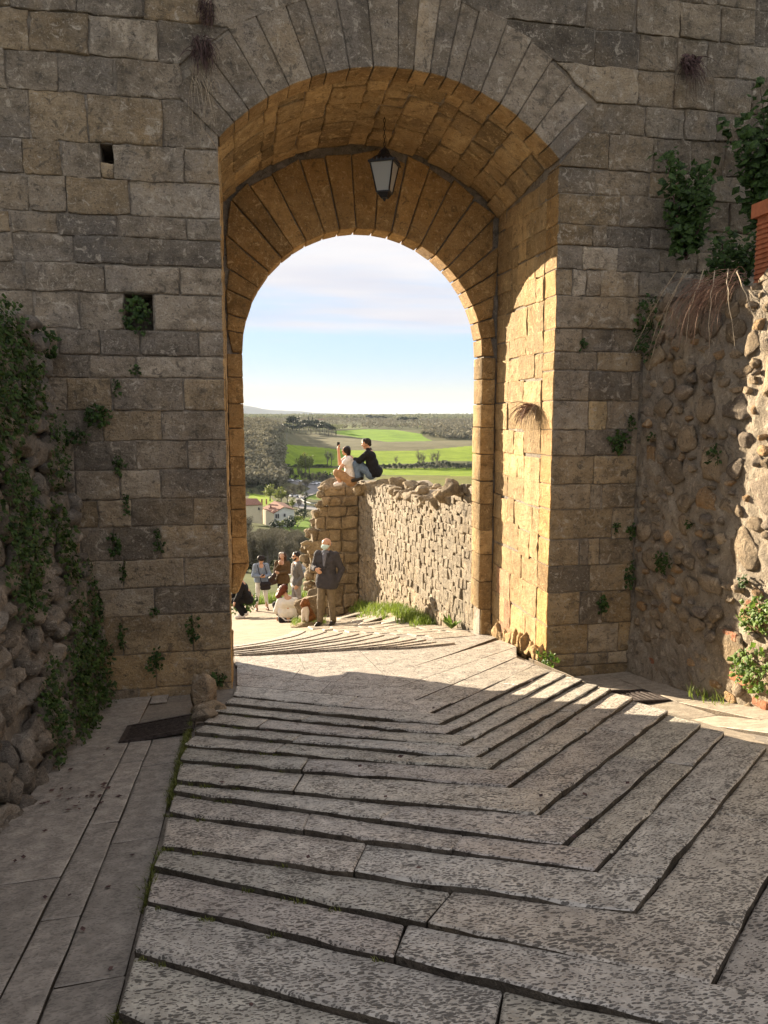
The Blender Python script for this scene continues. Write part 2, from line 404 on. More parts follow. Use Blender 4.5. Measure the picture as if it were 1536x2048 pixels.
def skirt_second(o, mat2, test):
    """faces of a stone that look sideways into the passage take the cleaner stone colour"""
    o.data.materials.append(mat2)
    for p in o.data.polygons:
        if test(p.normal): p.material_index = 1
def core_mesh():
    mb = MB(); F0 = GY0+.015; e = .014
    zt = 11.5
    # masses left and right of the opening (the left one is undercut at the outer corner)
    hs = [(-1.15, -1.03, 5.13, 5.44), (-.99, -.73, 3.76, 4.10)]
    mb.box(-8, GX0-e, F0+.45, 8.6, -2, zt)
    mb.box(-8, -1.15, F0, F0+.45, -2, zt); mb.box(-.73, GX0-e, F0, F0+.45, -2, zt)
    mb.box(-1.15, -1.03, F0, F0+.45, -2, 5.13); mb.box(-1.15, -1.03, F0, F0+.45, 5.44, zt); mb.box(-1.03, -.99, F0, F0+.45, -2, zt)
    mb.box(-.99, -.73, F0, F0+.45, -2, 3.76); mb.box(-.99, -.73, F0, F0+.45, 4.10, zt)
    mb.box(-8, GX0-e, 8.6, GY2-.03, .78, zt); mb.box(-8, -.45, 8.6, GY2-.03, -2.5, .78)
    mb.box(GX1+e, 10, F0, GY2-.03, -2, zt)
    # mass above the vault
    def above(cx, cz, r, x0, x1, y0, y1, drop=0.0, n=28):
        a0 = math.asin(max(-1, (x0-cx)/r)); a1 = math.asin(min(1, (x1-cx)/r))
        xs = [cx+r*math.sin(a0+(a1-a0)*i/n) for i in range(n+1)]
        v = []
        for y, d in ((y0, 0), (y1, drop)):
            v += [(x, y, cz-d+math.sqrt(max(0, r*r-(x-cx)**2))) for x in xs]+[(x, y, zt) for x in xs]
        m = n+1; f = []
        for i in range(n):
            f += [(i, i+1, m+i+1, m+i), (2*m+i, 3*m+i, 3*m+i+1, 2*m+i+1), (i, 2*m+i, 2*m+i+1, i+1), (m+i, m+i+1, 3*m+i+1, 3*m+i)]
        mb.add(v, f)
    above(ACX, ACZ, AR+.05, GX0-e, GX1+e, F0, GY1+.03, .14)
    above(OCX, OCZ, OR_+.035, OCX-OR_-.035, OCX+OR_+.035, GY1+.03, GY2-.03)
    mb.box(GX0-e, OCX-OR_-.035, GY1+.03, GY2-.03, 1.1, zt); mb.box(OCX+OR_+.035, GX1+e, GY1+.03, GY2-.03, -2, zt)
    return mb
core_mesh().build('wall_core', M_MORTAR, gate)

def xl(z):
    if z < SPR: return GX0
    if z < 5.95: return GX0-(z-SPR)*.95
    return ACX-math.sqrt(max(0, 3.0**2-(z-ACZ)**2)) if z < 7.0 else ACX-.02
def xr(z):
    if z < SPR: return GX1
    if z < 5.95: return GX1+(z-SPR)*.95
    return ACX+math.sqrt(max(0, 3.0**2-(z-ACZ)**2)) if z < 7.0 else ACX+.02
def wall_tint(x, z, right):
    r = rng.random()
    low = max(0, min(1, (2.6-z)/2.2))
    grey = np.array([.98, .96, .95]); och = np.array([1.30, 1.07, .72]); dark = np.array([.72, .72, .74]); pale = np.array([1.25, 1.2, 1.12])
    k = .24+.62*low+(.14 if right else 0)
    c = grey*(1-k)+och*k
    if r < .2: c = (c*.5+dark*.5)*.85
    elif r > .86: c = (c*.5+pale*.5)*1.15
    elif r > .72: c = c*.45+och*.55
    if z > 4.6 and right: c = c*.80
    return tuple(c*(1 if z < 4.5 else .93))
G = .0025
def course_stone(za, zb, xa0, xa1, xb0, xb1, right, arris=False, color=None):
    g = G+rng.random()*.004
    c = [(xa0+g, GY0, za+g), (xa1-g, GY0, za+g), (xb1-g, GY0, zb-g), (xb0+g, GY0, zb-g)]
    rough_up = 1.0 if za < 3.6 else 1.55
    wid = abs(xa1-xa0)
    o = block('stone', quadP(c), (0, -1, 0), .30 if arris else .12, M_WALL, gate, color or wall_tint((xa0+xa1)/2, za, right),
              nu=max(3, min(9, int(wid/.065))), nv=5, bev=.004+rng.random()*.006, sharp=True, chip=.022*rough_up, rough=.011*rough_up, proud=rng.uniform(-.005, .010)*rough_up,
              jit=.013*rough_up if not arris else .006, freq=13)
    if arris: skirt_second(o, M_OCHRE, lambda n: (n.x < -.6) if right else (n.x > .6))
    return o
LZ = [.0, .22, .58, .97, 1.25, 1.54, 1.87, 2.14, 2.43, 2.71, 3.0, 3.31, 3.52, 3.76, 4.1, 4.36, 4.61, 4.81, 5.13, 5.44, 5.86, 6.19, 6.54, 6.9, 7.25, 7.6]
LJ = [[-1.0], [-1.32, -.83], [-1.14, -.46], [-1.34, -.82], [-1.1, -.52], [-1.49, -1.19, -.74], [-1.31, -1.0, -.42], [-1.51, -1.1, -.72], [-1.51, -.94, -.45],
      [-1.23, -.69], [-1.14, -.47], [-1.33, -.91], [-1.6, -1.22, -.86, -.32], [-1.39, -.99, -.73], [-1.86, -1.15, -.47], [-1.41, -.75], [-1.96, -1.54, -1.02, -.39],
      [-1.78, -1.46, -.9], [-1.82, -1.49, -1.15, -1.03, -.4], [-1.74, -1.25, -.58], [-1.92, -1.49, -.99], [-1.7, -1.2, -.6], [-1.85, -1.3, -.72, -.1], [-1.6, -1.1, -.4, .2], [-1.8, -1.2, -.5, .3]]
HOLES = {(13, -.99): 'ivy', (18, -1.15): 'put_log'}
RZ = [.0, .16, .3, .64, 1.01, 1.31, 1.6, 1.94, 2.21, 2.52, 2.8, 3.11, 3.43, 3.63, 3.87, 4.21, 4.48, 4.72, 4.93, 5.24, 5.5, 5.85, 6.15, 6.5, 6.85, 7.2, 7.6]
RJ = [[3.95], [3.7, 4.1], [], [3.74, 4.0], [], [3.71, 3.82, 3.95], [4.1], [3.82, 3.96], [], [3.74], [3.77, 3.99], [3.76], [], [3.66, 4.02], [4.31], [3.54, 3.69, 3.86],
      [3.64, 4.03, 4.53], [3.75, 3.91, 4.4], [4.06, 4.57], [3.76, 4.38], [3.9, 4.4], [4.3, 4.75], [4.2, 4.6], [3.7, 4.2], [3.6, 4.15], [3.4, 3.9]]
zl0 = lambda z: z
for i in range(len(LZ)-1):
    za, zb = LZ[i], LZ[i+1]
    far = -3.2
    js = list(LJ[i]); lo = min(js) if js else xl(za)
    x = lo-rng.uniform(.4, .6)
    xmin = -1.95 if zb < 3.6 else far
    while x > xmin-.3: js.append(x); x -= rng.uniform(.42, .72)
    js = sorted(js); end = (xl(za), xl(zb))
    js = [j for j in js if j < min(end)-.12]
    for a, b in zip(js, js[1:]+[None]):
        if (i, a) in HOLES:
            if i == 18: course_stone(za, 5.265, a, b, a, b, False)
            continue
        if b is None: course_stone(za, zb, a, end[0], a, end[1], False, arris=zb <= SPR+.4)
        else: course_stone(za, zb, a, b, a, b, False)
for i in range(len(RZ)-1):
    za, zb = RZ[i], RZ[i+1]
    js = list(RJ[i]); hi = max(js) if js else xr(za)+.5
    stop = 4.36 if zb < 3.9 else 6.9
    x = max(hi, xr(za))+rng.uniform(.35, .6) if zb > 3.9 else hi
    while x < stop: 
        if x not in js: js.append(x)
        x += rng.uniform(.35, .65)
    js = sorted([j for j in js if j > max(xr(za), xr(zb))+.1 and j < stop-.05])+[stop]
    prev = None
    for j in js:
        pale = (i == 10 and prev == 3.77)
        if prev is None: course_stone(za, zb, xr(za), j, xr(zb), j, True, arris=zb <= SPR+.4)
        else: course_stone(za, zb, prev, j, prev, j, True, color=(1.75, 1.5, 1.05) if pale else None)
        prev = j
# ---- voussoirs of the inner arch
tm = math.asin((GX1-ACX)/AR)
cuts = [-tm]; wv = [rng.uniform(.75, 1.25) for _ in range(19)]; tot = sum(wv)
for w_ in wv: cuts.append(cuts[-1]+2*tm*w_/tot)
def pol(cx, cz, r, th, y): return (cx+r*math.sin(th), y, cz+r*math.cos(th))
for i, (a, b) in enumerate(zip(cuts, cuts[1:])):
    m_ = abs((a+b)/2)/tm; ro = 3.10-.24*m_**2+rng.uniform(-.012, .012); g = .0022
    c = [pol(ACX, ACZ, AR, a+g, GY0), pol(ACX, ACZ, AR, b-g, GY0), pol(ACX, ACZ, ro, b-g*.7, GY0), pol(ACX, ACZ, ro, a+g*.7, GY0)]
    k = rng.uniform(.82, 1.1)
    o = block('voussoir', quadP(c), (0, -1, 0), .29, M_WALL, gate, (k*1.06, k*.98, k*.88), nu=3, nv=7, bev=.005, sharp=True, chip=.012, rough=.010, proud=.004+rng.uniform(-.005, .006), jit=.006, freq=9)
    cz_ = math.sin((a+b)/2), math.cos((a+b)/2)
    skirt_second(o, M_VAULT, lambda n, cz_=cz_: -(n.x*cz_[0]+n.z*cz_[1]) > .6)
# ---- barrel vault stones
rows = 14; y0v = GY0+.30
tc = [-tm+2*tm*i/rows+(rng.uniform(-.03, .03) if 0 < i < rows else 0) for i in range(rows+1)]
for i in range(rows):
    y = y0v; first = True; sk_ = 0
    while y < GY1-.12:
        ln = rng.uniform(.16, .46)*(.5 if first and i % 2 else 1); y2 = min(y+ln, GY1-.005); first = False
        if GY1-y2 < .14: y2 = GY1-.005
        a, b = tc[i]+.001, tc[i+1]-.001
        def P(s, t, a=a, b=b, y=y, y2=y2):
            th = a+(b-a)*np.asarray(s); yy = y+.006+(y2-y-.012)*np.asarray(t)
            r = AR+.012
            return np.stack([ACX+r*np.sin(th), yy, ACZ-.14*(yy-y0v)/1.54+r*np.cos(th)], -1)
        def N(s, t, a=a, b=b):
            th = a+(b-a)*np.asarray(s); return np.stack([-np.sin(th), 0*th, -np.cos(th)], -1)
        k = rng.uniform(.68, 1.25)
        block('vault_stone', P, N, .10, M_VAULT, gate, (k, k*.97, k*.92), nu=3, nv=4, bev=.012, rough=.022, proud=rng.uniform(-.016, .018), jit=.026, freq=11)
        y = y2
# ---- jamb stones
for side, X, nx in (('r', GX1, -1), ('l', GX0, 1)):
    zs = [(z-.25 if k == 0 else z) for k, z in enumerate(RZ[:21] if side == 'r' else LZ[:20])]
    if side == 'r': zs = [-.45, .0, .3, .64, 1.01, 1.31, 1.62, 1.93, 2.22, 2.50, 2.78, 3.11, 3.36, 3.63, 3.87, 4.21, 4.48, 4.72, 4.95, 5.24, 5.46]
    else: zs = [-.3, .22]+LZ[2:19]+[5.42]
    for za, zb in zip(zs, zs[1:]):
        y = GY0+.305
        while y < GY1-.10:
            ln = rng.uniform(.20, .58); y2 = y+ln
            if GY1-y2 < .16: y2 = GY1-.004
            if side == 'l' and za < .7 and y2 > 8.62: 
                y2 = min(y2, 8.62)
                if y2-y < .08: break
            zc = rng.uniform(-.02, .02)
            c = [(X, y+.002, za+.002+zc), (X, y2-.002, za+.002+zc), (X, y2-.002, zb-.002+zc), (X, y+.002, zb-.002+zc)]
            k = rng.uniform(.88, 1.15); pink = side == 'r' and za < .7 and 8.3 < y < 9.0 and rng.random() < .6
            col = (k*1.05, k*.86, k*.95) if pink else (k, k*.98, k*.95)
            block('jamb_stone', quadP(c), (nx, 0, 0), .09, M_OCHRE, gate, col, nu=5, nv=5, bev=.005, sharp=True, chip=.018, rough=.014, proud=rng.uniform(-.008, .010), jit=.010, freq=14)
            y = y2
            if side == 'l' and za < .7 and y >= 8.6: break
# rough footing stones at the base of the right jamb
for k in range(16):
    y = 7.86+k*.113+rng.uniform(-.03, .03); h = rng.uniform(.10, .26); w_ = rng.uniform(.10, .2); z0 = gz(3.2, y)-.06
    boulder('footing_stone', (GX1+.0, y+w_/2, z0+h*.4), (rng.uniform(.04, .10), w_*.65, h*.62), M_OCHRE, gate, (1.05, 1.0, .93), 700+k, 3, .5)
# ---- outer order: long voussoirs and jamb stones of the round arch
n_r = 23; ph = [math.pi*i/n_r+(rng.uniform(-.018, .018) if 0 < i < n_r else 0) for i in range(n_r+1)]
def rout(p):
    c, s_ = math.cos(p), math.sin(p); r = 2.6
    # distance to the vault soffit or to the jamb plane along this direction
    for k in range(200):
        rr = 1.6+k*.006; x = OCX+rr*c; z = OCZ+rr*s_
        if abs(x-ACX) >= 1.71 or (z-(ACZ-.14))**2+(x-ACX)**2 > (AR-.0)**2 and z > ACZ: return rr
    return r
for a, b in zip(ph, ph[1:]):
    ra, rb = rout(a)-rng.uniform(.005, .10), rout(b)-rng.uniform(.005, .10); g = .005
    q = lambda r, p: (OCX+r*math.cos(p), GY1, OCZ+r*math.sin(p))
    c = [q(OR_, a+g), q(OR_, b-g), q(rb, b-g*.7), q(ra, a+g*.7)]
    k = rng.uniform(.8, 1.05)
    block('arch_stone', quadP(c), (0, -1, 0), .33, M_OCHRE, gate, (k*.92, k*.80, k*.62), nu=3, nv=6, bev=.006, sharp=True, chip=.02, rough=.014, proud=.01+rng.uniform(-.012, .018), jit=.008, freq=9)
zs = [-.5, .02, .38, .75, 1.12, 1.45, 1.8, 2.1, 2.45, 2.8, 3.1, 3.42, 3.70]
for za, zb in zip(zs, zs[1:]):
    x0 = OCX+OR_+(.05 if za < .1 else .0)+rng.uniform(-.008, .008)
    c = [(x0, GY1, za+.005), (GX1-.012, GY1, za+.005), (GX1-.012, GY1, zb-.005), (x0, GY1, zb-.005)]
    k = rng.uniform(.88, 1.1)
    block('arch_stone', quadP(c), (0, -1, 0), .33, M_OCHRE, gate, (k, k*.95, k*.85), nu=3, nv=4, bev=.007, rough=.012, proud=.012, jit=.008, freq=12)
    if za > 1.0:
        x1 = OCX-OR_+rng.uniform(-.006, .006)
        c = [(GX0+.012, GY1, za+.005), (x1+(.03 if za < 1.3 else 0), GY1, za+.005), (x1, GY1, zb-.005), (GX0+.012, GY1, zb-.005)]
        block('arch_stone', quadP(c), (0, -1, 0), .33, M_OCHRE, gate, (k, k*.92, k*.8), nu=3, nv=4, bev=.007, rough=.012, proud=.012, jit=.008, freq=12)
# the eroded lowest stone of the left jamb, undercut in a curve
c = [(GX0-.02, GY1, .74), (.0, GY1, .74), (.155, GY1, 1.11), (GX0+.01, GY1, 1.11)]
block('arch_stone', quadP(c), (0, -1, 0), .33, M_OCHRE, gate, (.95, .85, .7), nu=3, nv=3, bev=.025, rough=.015, proud=.012, jit=.01, freq=7)

# ================================================================== PAVEMENT
pave = tag(empty('pavement', (1.5, 7.0, 0)), kind='structure')
def ground_sheet():
    ys = np.concatenate([np.arange(-14, 1, 1.0), np.arange(1, 14.0, .16), np.arange(14, 27.1, .4)]); xs = np.concatenate([np.arange(-7, -1.6, .6), np.arange(-1.6, 4.7, .14), np.arange(4.8, 9, .6)])
    X, Y = np.meshgrid(xs, ys, indexing='ij'); 
    Z = ground_z(X, Y)-np.where(Y < 9.2, .045-.022*ss((-.38-X)/.05), 0.012)+.012*fbm(np.stack([X, Y, 0*X], -1)*1.3, 5)
    Z = Z-ss((-.2-X)/3)*ss((Y-10.5)/3)*.6-np.where(Y > 23.6, (Y-23.6)*.18, 0)
    v = np.stack([X, Y, Z], -1).reshape(-1, 3); a, b = X.shape; i = np.arange(a*b).reshape(a, b)
    f = np.stack([i[:-1, :-1], i[1:, :-1], i[1:, 1:], i[:-1, 1:]], -1).reshape(-1, 4)
    return v, f.tolist()
m, t, b_ = newmat('packed_ground'); q = NT(t)
P_ = q.n('ShaderNodeNewGeometry').outputs['Position']; sx = q.n('ShaderNodeSeparateXYZ'); q.lk(P_, sx.inputs[0])
n1 = q.noise(P_, 3, 6, .65); n2 = q.noise(P_, 30, 5, .7); n3 = q.noise(P_, 130, 2, .6)
sandc = q.mix(q.ramp(q.math('ADD', q.math('MULTIPLY', n1, .5), q.math('MULTIPLY', n2, .5)), .36, .64), (.215, .165, .108), (.37, .295, .20))
dirt = q.mix(q.ramp(q.math('ADD', q.math('MULTIPLY', n1, .5), q.math('MULTIPLY', n2, .5)), .35, .65), (.15, .13, .108), (.31, .27, .22))
fac = q.ramp(sx.outputs[1], 10.5, 13.0)
cc_ = q.mix(fac, dirt, sandc); cc_ = q.mix(q.ramp(n3, .62, .75, 0, .5), cc_, (.45, .40, .32))
q.lk(cc_, b_.inputs['Base Color']); b_.inputs['Roughness'].default_value = .9
q.lk(q.bump(q.math('ADD', q.math('MULTIPLY', n2, .6), q.math('MULTIPLY', n3, .3)), .02), b_.inputs['Normal'])
M_GROUND = m
v, f = ground_sheet(); obj('ground', mesh('ground', v, f), M_GROUND).__setitem__('kind', 'structure')

def slab(c, mat=M_SLAB, color=None, depth=.09, rough=.005, bev=.005, jit=.010, nu=4, nv=2, proud=0.0, parent=None, name='paving_slab', chip=0.0):
    if color is None:
        k = rng.uniform(.84, 1.14); color = (k*rng.uniform(.98, 1.04), k, k*rng.uniform(.93, 1.0))
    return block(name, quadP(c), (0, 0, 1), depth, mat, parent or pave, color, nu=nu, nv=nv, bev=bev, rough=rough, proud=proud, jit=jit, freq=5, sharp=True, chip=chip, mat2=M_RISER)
AP = [7.55, 6.95, 6.33, 5.79, 5.43, 5.15, 4.85, 4.57, 4.31, 3.98, 3.56, 3.17, 2.89, 2.53, 2.05, 1.74, 1.34, .96, .6]
AX = 1.48
def chev(k, extra=0.0):
    a = AP[k]; l = [9.0, 8.4, 7.75, 7.2, 6.88, 6.6, 6.24, 5.95, 5.62, 5.24, 4.80, 4.60, 4.255, 3.80, 3.543, 3.21, 2.80, 2.42, 2.05][k]
    xl_ = {0: -.03, 1: -.03, 2: -.03, 3: -.07, 4: -.14, 5: -.22, 6: -.30, 7: -.36}.get(k, -.415)
    xr_ = 3.0+.02*k if k > 1 else 3.28
    return (xl_, l), (AX+rng.uniform(-.02, .02), a), (xr_, a+1.58+rng.uniform(-.04, .04))
CH = [chev(k) for k in range(len(AP))]
def zr(x, y, up): return float(ramp_z(x, y))+up
for k in range(len(CH)-1):
    inn, out = CH[k], CH[k+1]
    rise = 0.0 if k < 2 else (.016 if k == 2 else .029)
    up_in, up_out = -.002, rise
    for leg in (0, 1):
        i0, i1 = (inn[0], inn[1]) if leg == 0 else (inn[1], inn[2])
        o0, o1 = (out[0], out[1]) if leg == 0 else (out[1], out[2])
        # the slabs of the left leg run through to the outer edge of the right leg
        n = rng.choice([2, 2, 3]) if leg == 0 else rng.choice([1, 2, 2])
        cu = [0]+sorted((i+1)/n+rng.uniform(-.13, .13) for i in range(n-1))+[1]
        if leg == 0:
            dx = .0
        def lerp(p, q_, s): return (p[0]+(q_[0]-p[0])*s, p[1]+(q_[1]-p[1])*s)
        # butt joint: the left slab runs on to the outer edge of the right leg
        d1 = (inn[1][0]-inn[0][0], inn[1][1]-inn[0][1]); d2 = (out[2][0]-out[1][0], out[2][1]-out[1][1]); w0 = (out[1][0]-inn[1][0], out[1][1]-inn[1][1])
        den_ = d1[0]*d2[1]-d1[1]*d2[0]; tt = (w0[0]*d2[1]-w0[1]*d2[0])/den_; Bj = (inn[1][0]+d1[0]*tt, inn[1][1]+d1[1]*tt)
        if leg == 0: ie, oe = (i0, Bj), (o0, o1)
        else: ie, oe = (i0, i1), (Bj, o1)
        for s0, s1 in zip(cu, cu[1:]):
            a0, a1, b0, b1 = lerp(*ie, s0), lerp(*ie, s1), lerp(*oe, s0), lerp(*oe, s1)
            g = .0025
            at_B = leg == 0 and s1 == 1
            fade = lambda p: rise*(min(1, max(0, (6.95-p[1])/.5)) if leg else min(1, max(0, (7.7-p[1])/.5)))
            c = [(a0[0]+g, a0[1], zr(*a0, up_in)), (a1[0]-g, a1[1], zr(*a1, fade(a1) if at_B else up_in)), (b1[0]-g, b1[1], zr(*b1, fade(b1))), (b0[0]+g, b0[1], zr(*b0, fade(b0)))]
            kk = rng.uniform(.98, 1.02); slab(c, color=(kk*1.02, kk, kk*.96) if k < 2 else None, nu=11, nv=2, depth=.12, rough=.005 if k > 1 else .002, jit=.010 if k > 1 else .002, chip=.013 if k > 1 else 0, bev=.007 if k > 1 else .001, proud=rng.uniform(-.003, .004) if k > 1 else 0)
# landing under the gate: flush slabs between the steps and the fan of treads
edges = [CH[0]]
for k in range(5):
    y0_, y1_ = 7.55+k*.45, 8.0+k*.45
    for (xa, xb, la, lb) in ((-.05, .72, 1.42, .72), (.72, AX, .72, 0), (AX, 2.45, 0, .9), (2.45, 3.3, .9, 1.75)):
        c = [(xa+.003, y0_+la, 0), (xb-.003, y0_+lb, 0), (xb-.003, y1_+lb, 0), (xa+.003, y1_+la, 0)]
        c = [(x, min(y, 10.2), 0) for x, y, _ in c]
        if abs(c[0][1]-c[3][1]) < .05 and abs(c[1][1]-c[2][1]) < .05: continue
        c = [(x, y, zr(x, y, -.004)) for x, y, _ in c]
        kk = rng.uniform(.97, 1.03); slab(c, color=(kk*1.02, kk, kk*.96), nu=4, nv=3, depth=.06, rough=.002, jit=.002, bev=.001, proud=0)
# fan of ridged treads that turns the ramp round the outer corner
FAN = [((-.3, 10.75), (.55, 12.0), (.97, 13.75)), ((-.3, 10.45), (.62, 11.4), (1.14, 12.95)), ((-.3, 10.2), (.75, 10.9), (1.45, 12.48)), ((-.3, 10.0), (.9, 10.55), (1.62, 11.77)),
       ((-.2, 9.84), (1.05, 10.22), (1.8, 11.2)), ((-.1, 9.72), (1.15, 9.98), (1.95, 10.9)), ((0, 9.62), (1.3, 9.75), (2.05, 10.5)), ((.2, 9.54), (1.45, 9.58), (2.16, 9.98)), ((.75, 9.42), (1.7, 9.42), (2.32, 9.69)),
       ((1.29, 9.32), (1.85, 9.3), (2.41, 9.5)), ((1.6, 9.22), (2.0, 9.18), (2.49, 9.27)), ((1.9, 9.08), (2.2, 9.03), (2.68, 9.07))]
for k in range(len(FAN)-1):
    A_, B_ = FAN[k], FAN[k+1]
    def P(s, t, A_=A_, B_=B_):
        s = np.asarray(s); t = np.asarray(t)
        def bez(C): return [(1-s)**2*C[0][i]+2*s*(1-s)*(2*C[1][i]-.5*C[0][i]-.5*C[2][i])+s*s*C[2][i] for i in (0, 1)]
        a = bez(A_); b = bez(B_); x = a[0]*(1-t)+b[0]*t; y = a[1]*(1-t)+b[1]*t
        return np.stack([x, y, ramp_z(x, y)+.004+.017*t], -1)
    kk = rng.uniform(.9, 1.1)
    block('paving_slab', P, (0, 0, 1), .10, M_SLAB, pave, (kk*1.02, kk*.97, kk*.88), nu=9, nv=2, bev=.005, rough=.005, jit=.010, freq=5, sharp=True)
# outer paving to the right of the fan, laid in irregular slabs
y = 9.6
while y < 17:
    d = rng.uniform(.38, .62); x = np.interp(y, [9.6, 10.5, 12, 14, 15, 18], [2.4, 2.15, 1.65, 1.15, 1.75, 2.4])+.1
    while x < 3.15:
        w_ = rng.uniform(.35, .7); x2 = min(x+w_, 3.2)
        if x2-x > .12:
            c = [(x+.008, y+.008, 0), (x2-.008, y+.008, 0), (x2-.008+rng.uniform(-.03, .03), y+d-.008, 0), (x+.008, y+d-.008, 0)]
            c = [(a, b, gz(a, b)) for a, b, _ in c]
            slab(c, color=(1.05, .98, .86), nu=3, nv=3, depth=.05, rough=.012, jit=.02, bev=.02)
        x = x2
    y += d
# worn path along the left wall, in long strips
for (xa, xb, lens) in ((-.70, -.445, (1.1, 1.7)), (-.875, -.705, (.7, 1.3)), (-1.36, -.88, (.9, 1.5))):
    y = 1.2
    while y < 7.8:
        ln = rng.uniform(*lens); y2 = min(y+ln, 7.82)
        if y2-y > .1 and not (xb > -.95 and y < 6.75 and y2 > 6.9):
            c = [(xa+.003, y+.004), (xb-.003, y+.004), (xb-.003, y2-.004), (xa+.003, y2-.004)]
            c = [(a, b, gz(a, b)) for a, b in c]; kk = rng.uniform(.9, 1.08)*(.86 if xa == -.70 else 1.05)
            slab(c, mat=M_PATH, color=(kk, kk*.98, kk*.95), nu=2, nv=6, depth=.05, jit=.005, rough=.004)
        y = y2
# smooth paving strip and gutter on the right
for (xa, xb) in ((3.14, 3.62), (3.62, 4.05), (4.05, 4.42)):
    y = 1.2
    while y < 7.75:
        y2 = min(y+rng.uniform(.8, 1.5), 7.78)
        if xa > 3.5 and xb < 4.1 and y < 6.9 and y2 > 6.35: 
            if y < 6.3: y2 = 6.36
            else: y = 6.9; continue
        c = [(xa+.003, y+.004), (xb-.003, y+.004), (xb-.003, y2-.004), (xa+.003, y2-.004)]
        c = [(a, b, gz(a, b)) for a, b in c]; kk = rng.uniform(.95, 1.1)
        slab(c, mat=M_PATH, color=(kk*1.22, kk*1.15, kk*1.02), nu=2, nv=6, depth=.05, jit=.004, rough=.006)
        y = y2

# ================================================================== LEFT RUBBLE WALL
lw = tag(empty('rubble_wall', (-1.4, 5.5, .5)), 'ivy grown rubble retaining wall of rounded boulders on the left of the path', 'wall')
def lwx(z, y=6.0): return -1.33+.012*(y-6)-.118*(z-.2)
lb = MB()
lb.add([(lwx(-.3)-.10, -1.5, .9), (lwx(-.3)-.10, 7.84, -.3), (lwx(3.72)-.10, 7.84, 3.66), (lwx(3.72)-.10, -1.5, 3.66), (-5, -1.5, 3.7), (-5, 7.84, 3.7), (-5, -1.5, -.3), (-5, 7.84, -.3)],
       [(0, 1, 2, 3), (3, 2, 5, 4), (0, 3, 4, 6), (1, 7, 5, 2), (4, 5, 7, 6), (0, 6, 7, 1)])
lb.build('wall_core', M_MORTAR, lw)
z = .0; cnt = 0
rows_ = []; nst = 0; lstuff = MB()
while z < 3.78:
    h = rng.uniform(.12, .23); rows_.append((z, min(z+h, 3.86))); z += h
for za, zb in rows_:
    y = 7.80-rng.uniform(0, .12)
    while y > 2.6:
        ln = rng.choice([rng.uniform(.12, .2), rng.uniform(.17, .34)]); y2 = y-ln
        if zb > gz(-1.3, (y+y2)/2)-.05:
            kk = rng.uniform(.75, 1.2); pk = rng.random(); yc, zc_ = (y+y2)/2, (za+zb)/2+rng.uniform(-.05, .05)
            cc = (lwx(zc_, yc)-.03+rng.uniform(-.05, .04), yc, zc_); rr = (rng.uniform(.08, .12), ln*.56, (zb-za)*.60); nst += 1
            if yc < 6.35 and cnt < 299:
                boulder('stone', cc, rr, M_RUBBLE, lw, (kk*(1.0+.05*pk), kk*.98, kk*(.98-.08*pk)), 900+nst, 3, .5)
            else:
                v_, f_ = boulder_data(cc, rr, 900+nst, 2, .5); lstuff.add(v_, f_); cnt -= 1
            cnt += 1
        y = y2

o = lstuff.build('rubble_masonry', M_RUBBLE, lw, smooth=True); o['kind'] = 'stuff'

# ================================================================== RIGHT RETAINING WALL
rw = tag(empty('retaining_wall', (4.4, 6.0, .3)), 'rough mortared fieldstone wall right of the gate, half in sunlight', 'wall')
RWX = 4.38
ys = np.concatenate([np.arange(-1.2, 4.6, .1), np.arange(4.6, 7.83, .028)]); zs_ = np.arange(-.1, 4.32, .03)
Yg, Zg = np.meshgrid(ys, zs_, indexing='ij')
nz_ = .5*fbm(np.stack([Yg*15, Zg*15, 0*Yg], -1), 18, 2)+fbm(np.stack([Yg*2.2, Zg*2.2, 0*Yg], -1), 3, 4)+.5*fbm(np.stack([Yg*9, Zg*9, 0*Yg], -1), 8, 2)
top_z = 4.12+.10*fbm(np.stack([Yg*1.5, 0*Yg, 0*Yg], -1), 21)
Xg = RWX+.015+.04*nz_-.06*ss((1.0-Zg)/.9)*ss((Yg-5.5)/1.5)
Zc = np.minimum(Zg, top_z)
v = np.stack([Xg, Yg, Zc], -1).reshape(-1, 3); a, b = Yg.shape; i = np.arange(a*b).reshape(a, b)
f = np.stack([i[:-1, :-1], i[:-1, 1:], i[1:, 1:], i[1:, :-1]], -1).reshape(-1, 4).tolist()
obj('mortar', mesh('mortar', v, f), M_RENDER, rw)
tb = MB(); tb.box(RWX+.06, 9.0, -1.2, 7.82, -.5, 4.05); tb.build('earth_fill', M_JOINT, rw)
placed = []
tries = 0
while len(placed) < 285 and tries < 14000:
    tries += 1
    y = rng.uniform(4.2, 7.72); z = rng.uniform(.25, 4.1); w_ = rng.choice([rng.uniform(.24, .46), rng.uniform(.1, .26)]) if tries < 4000 else rng.uniform(.08, .2); h = w_*rng.uniform(.5, .85)
    if z-h/2 < gz(4.3, y)-.02: continue
    if any(abs(y-p[0]) < (w_+p[2])*.50 and abs(z-p[1]) < (h+p[3])*.52 for p in placed): continue
    placed.append((y, z, w_, h)); r_ = rng.uniform(.25, .5)
    kk = rng.uniform(.8, 1.15); t_ = rng.random()
    col = (kk*1.05, kk, kk*.92) if t_ < .55 else ((kk*.85, kk*.85, kk*.9) if t_ < .78 else (kk*1.25, kk*1.0, kk*.72))
    boulder('fieldstone', (RWX+rng.uniform(.0, .02), y, z), (rng.uniform(.036, .058), w_*.56, h*.58), M_RETAIN, rw, col, 1500+len(placed), 3, .5)
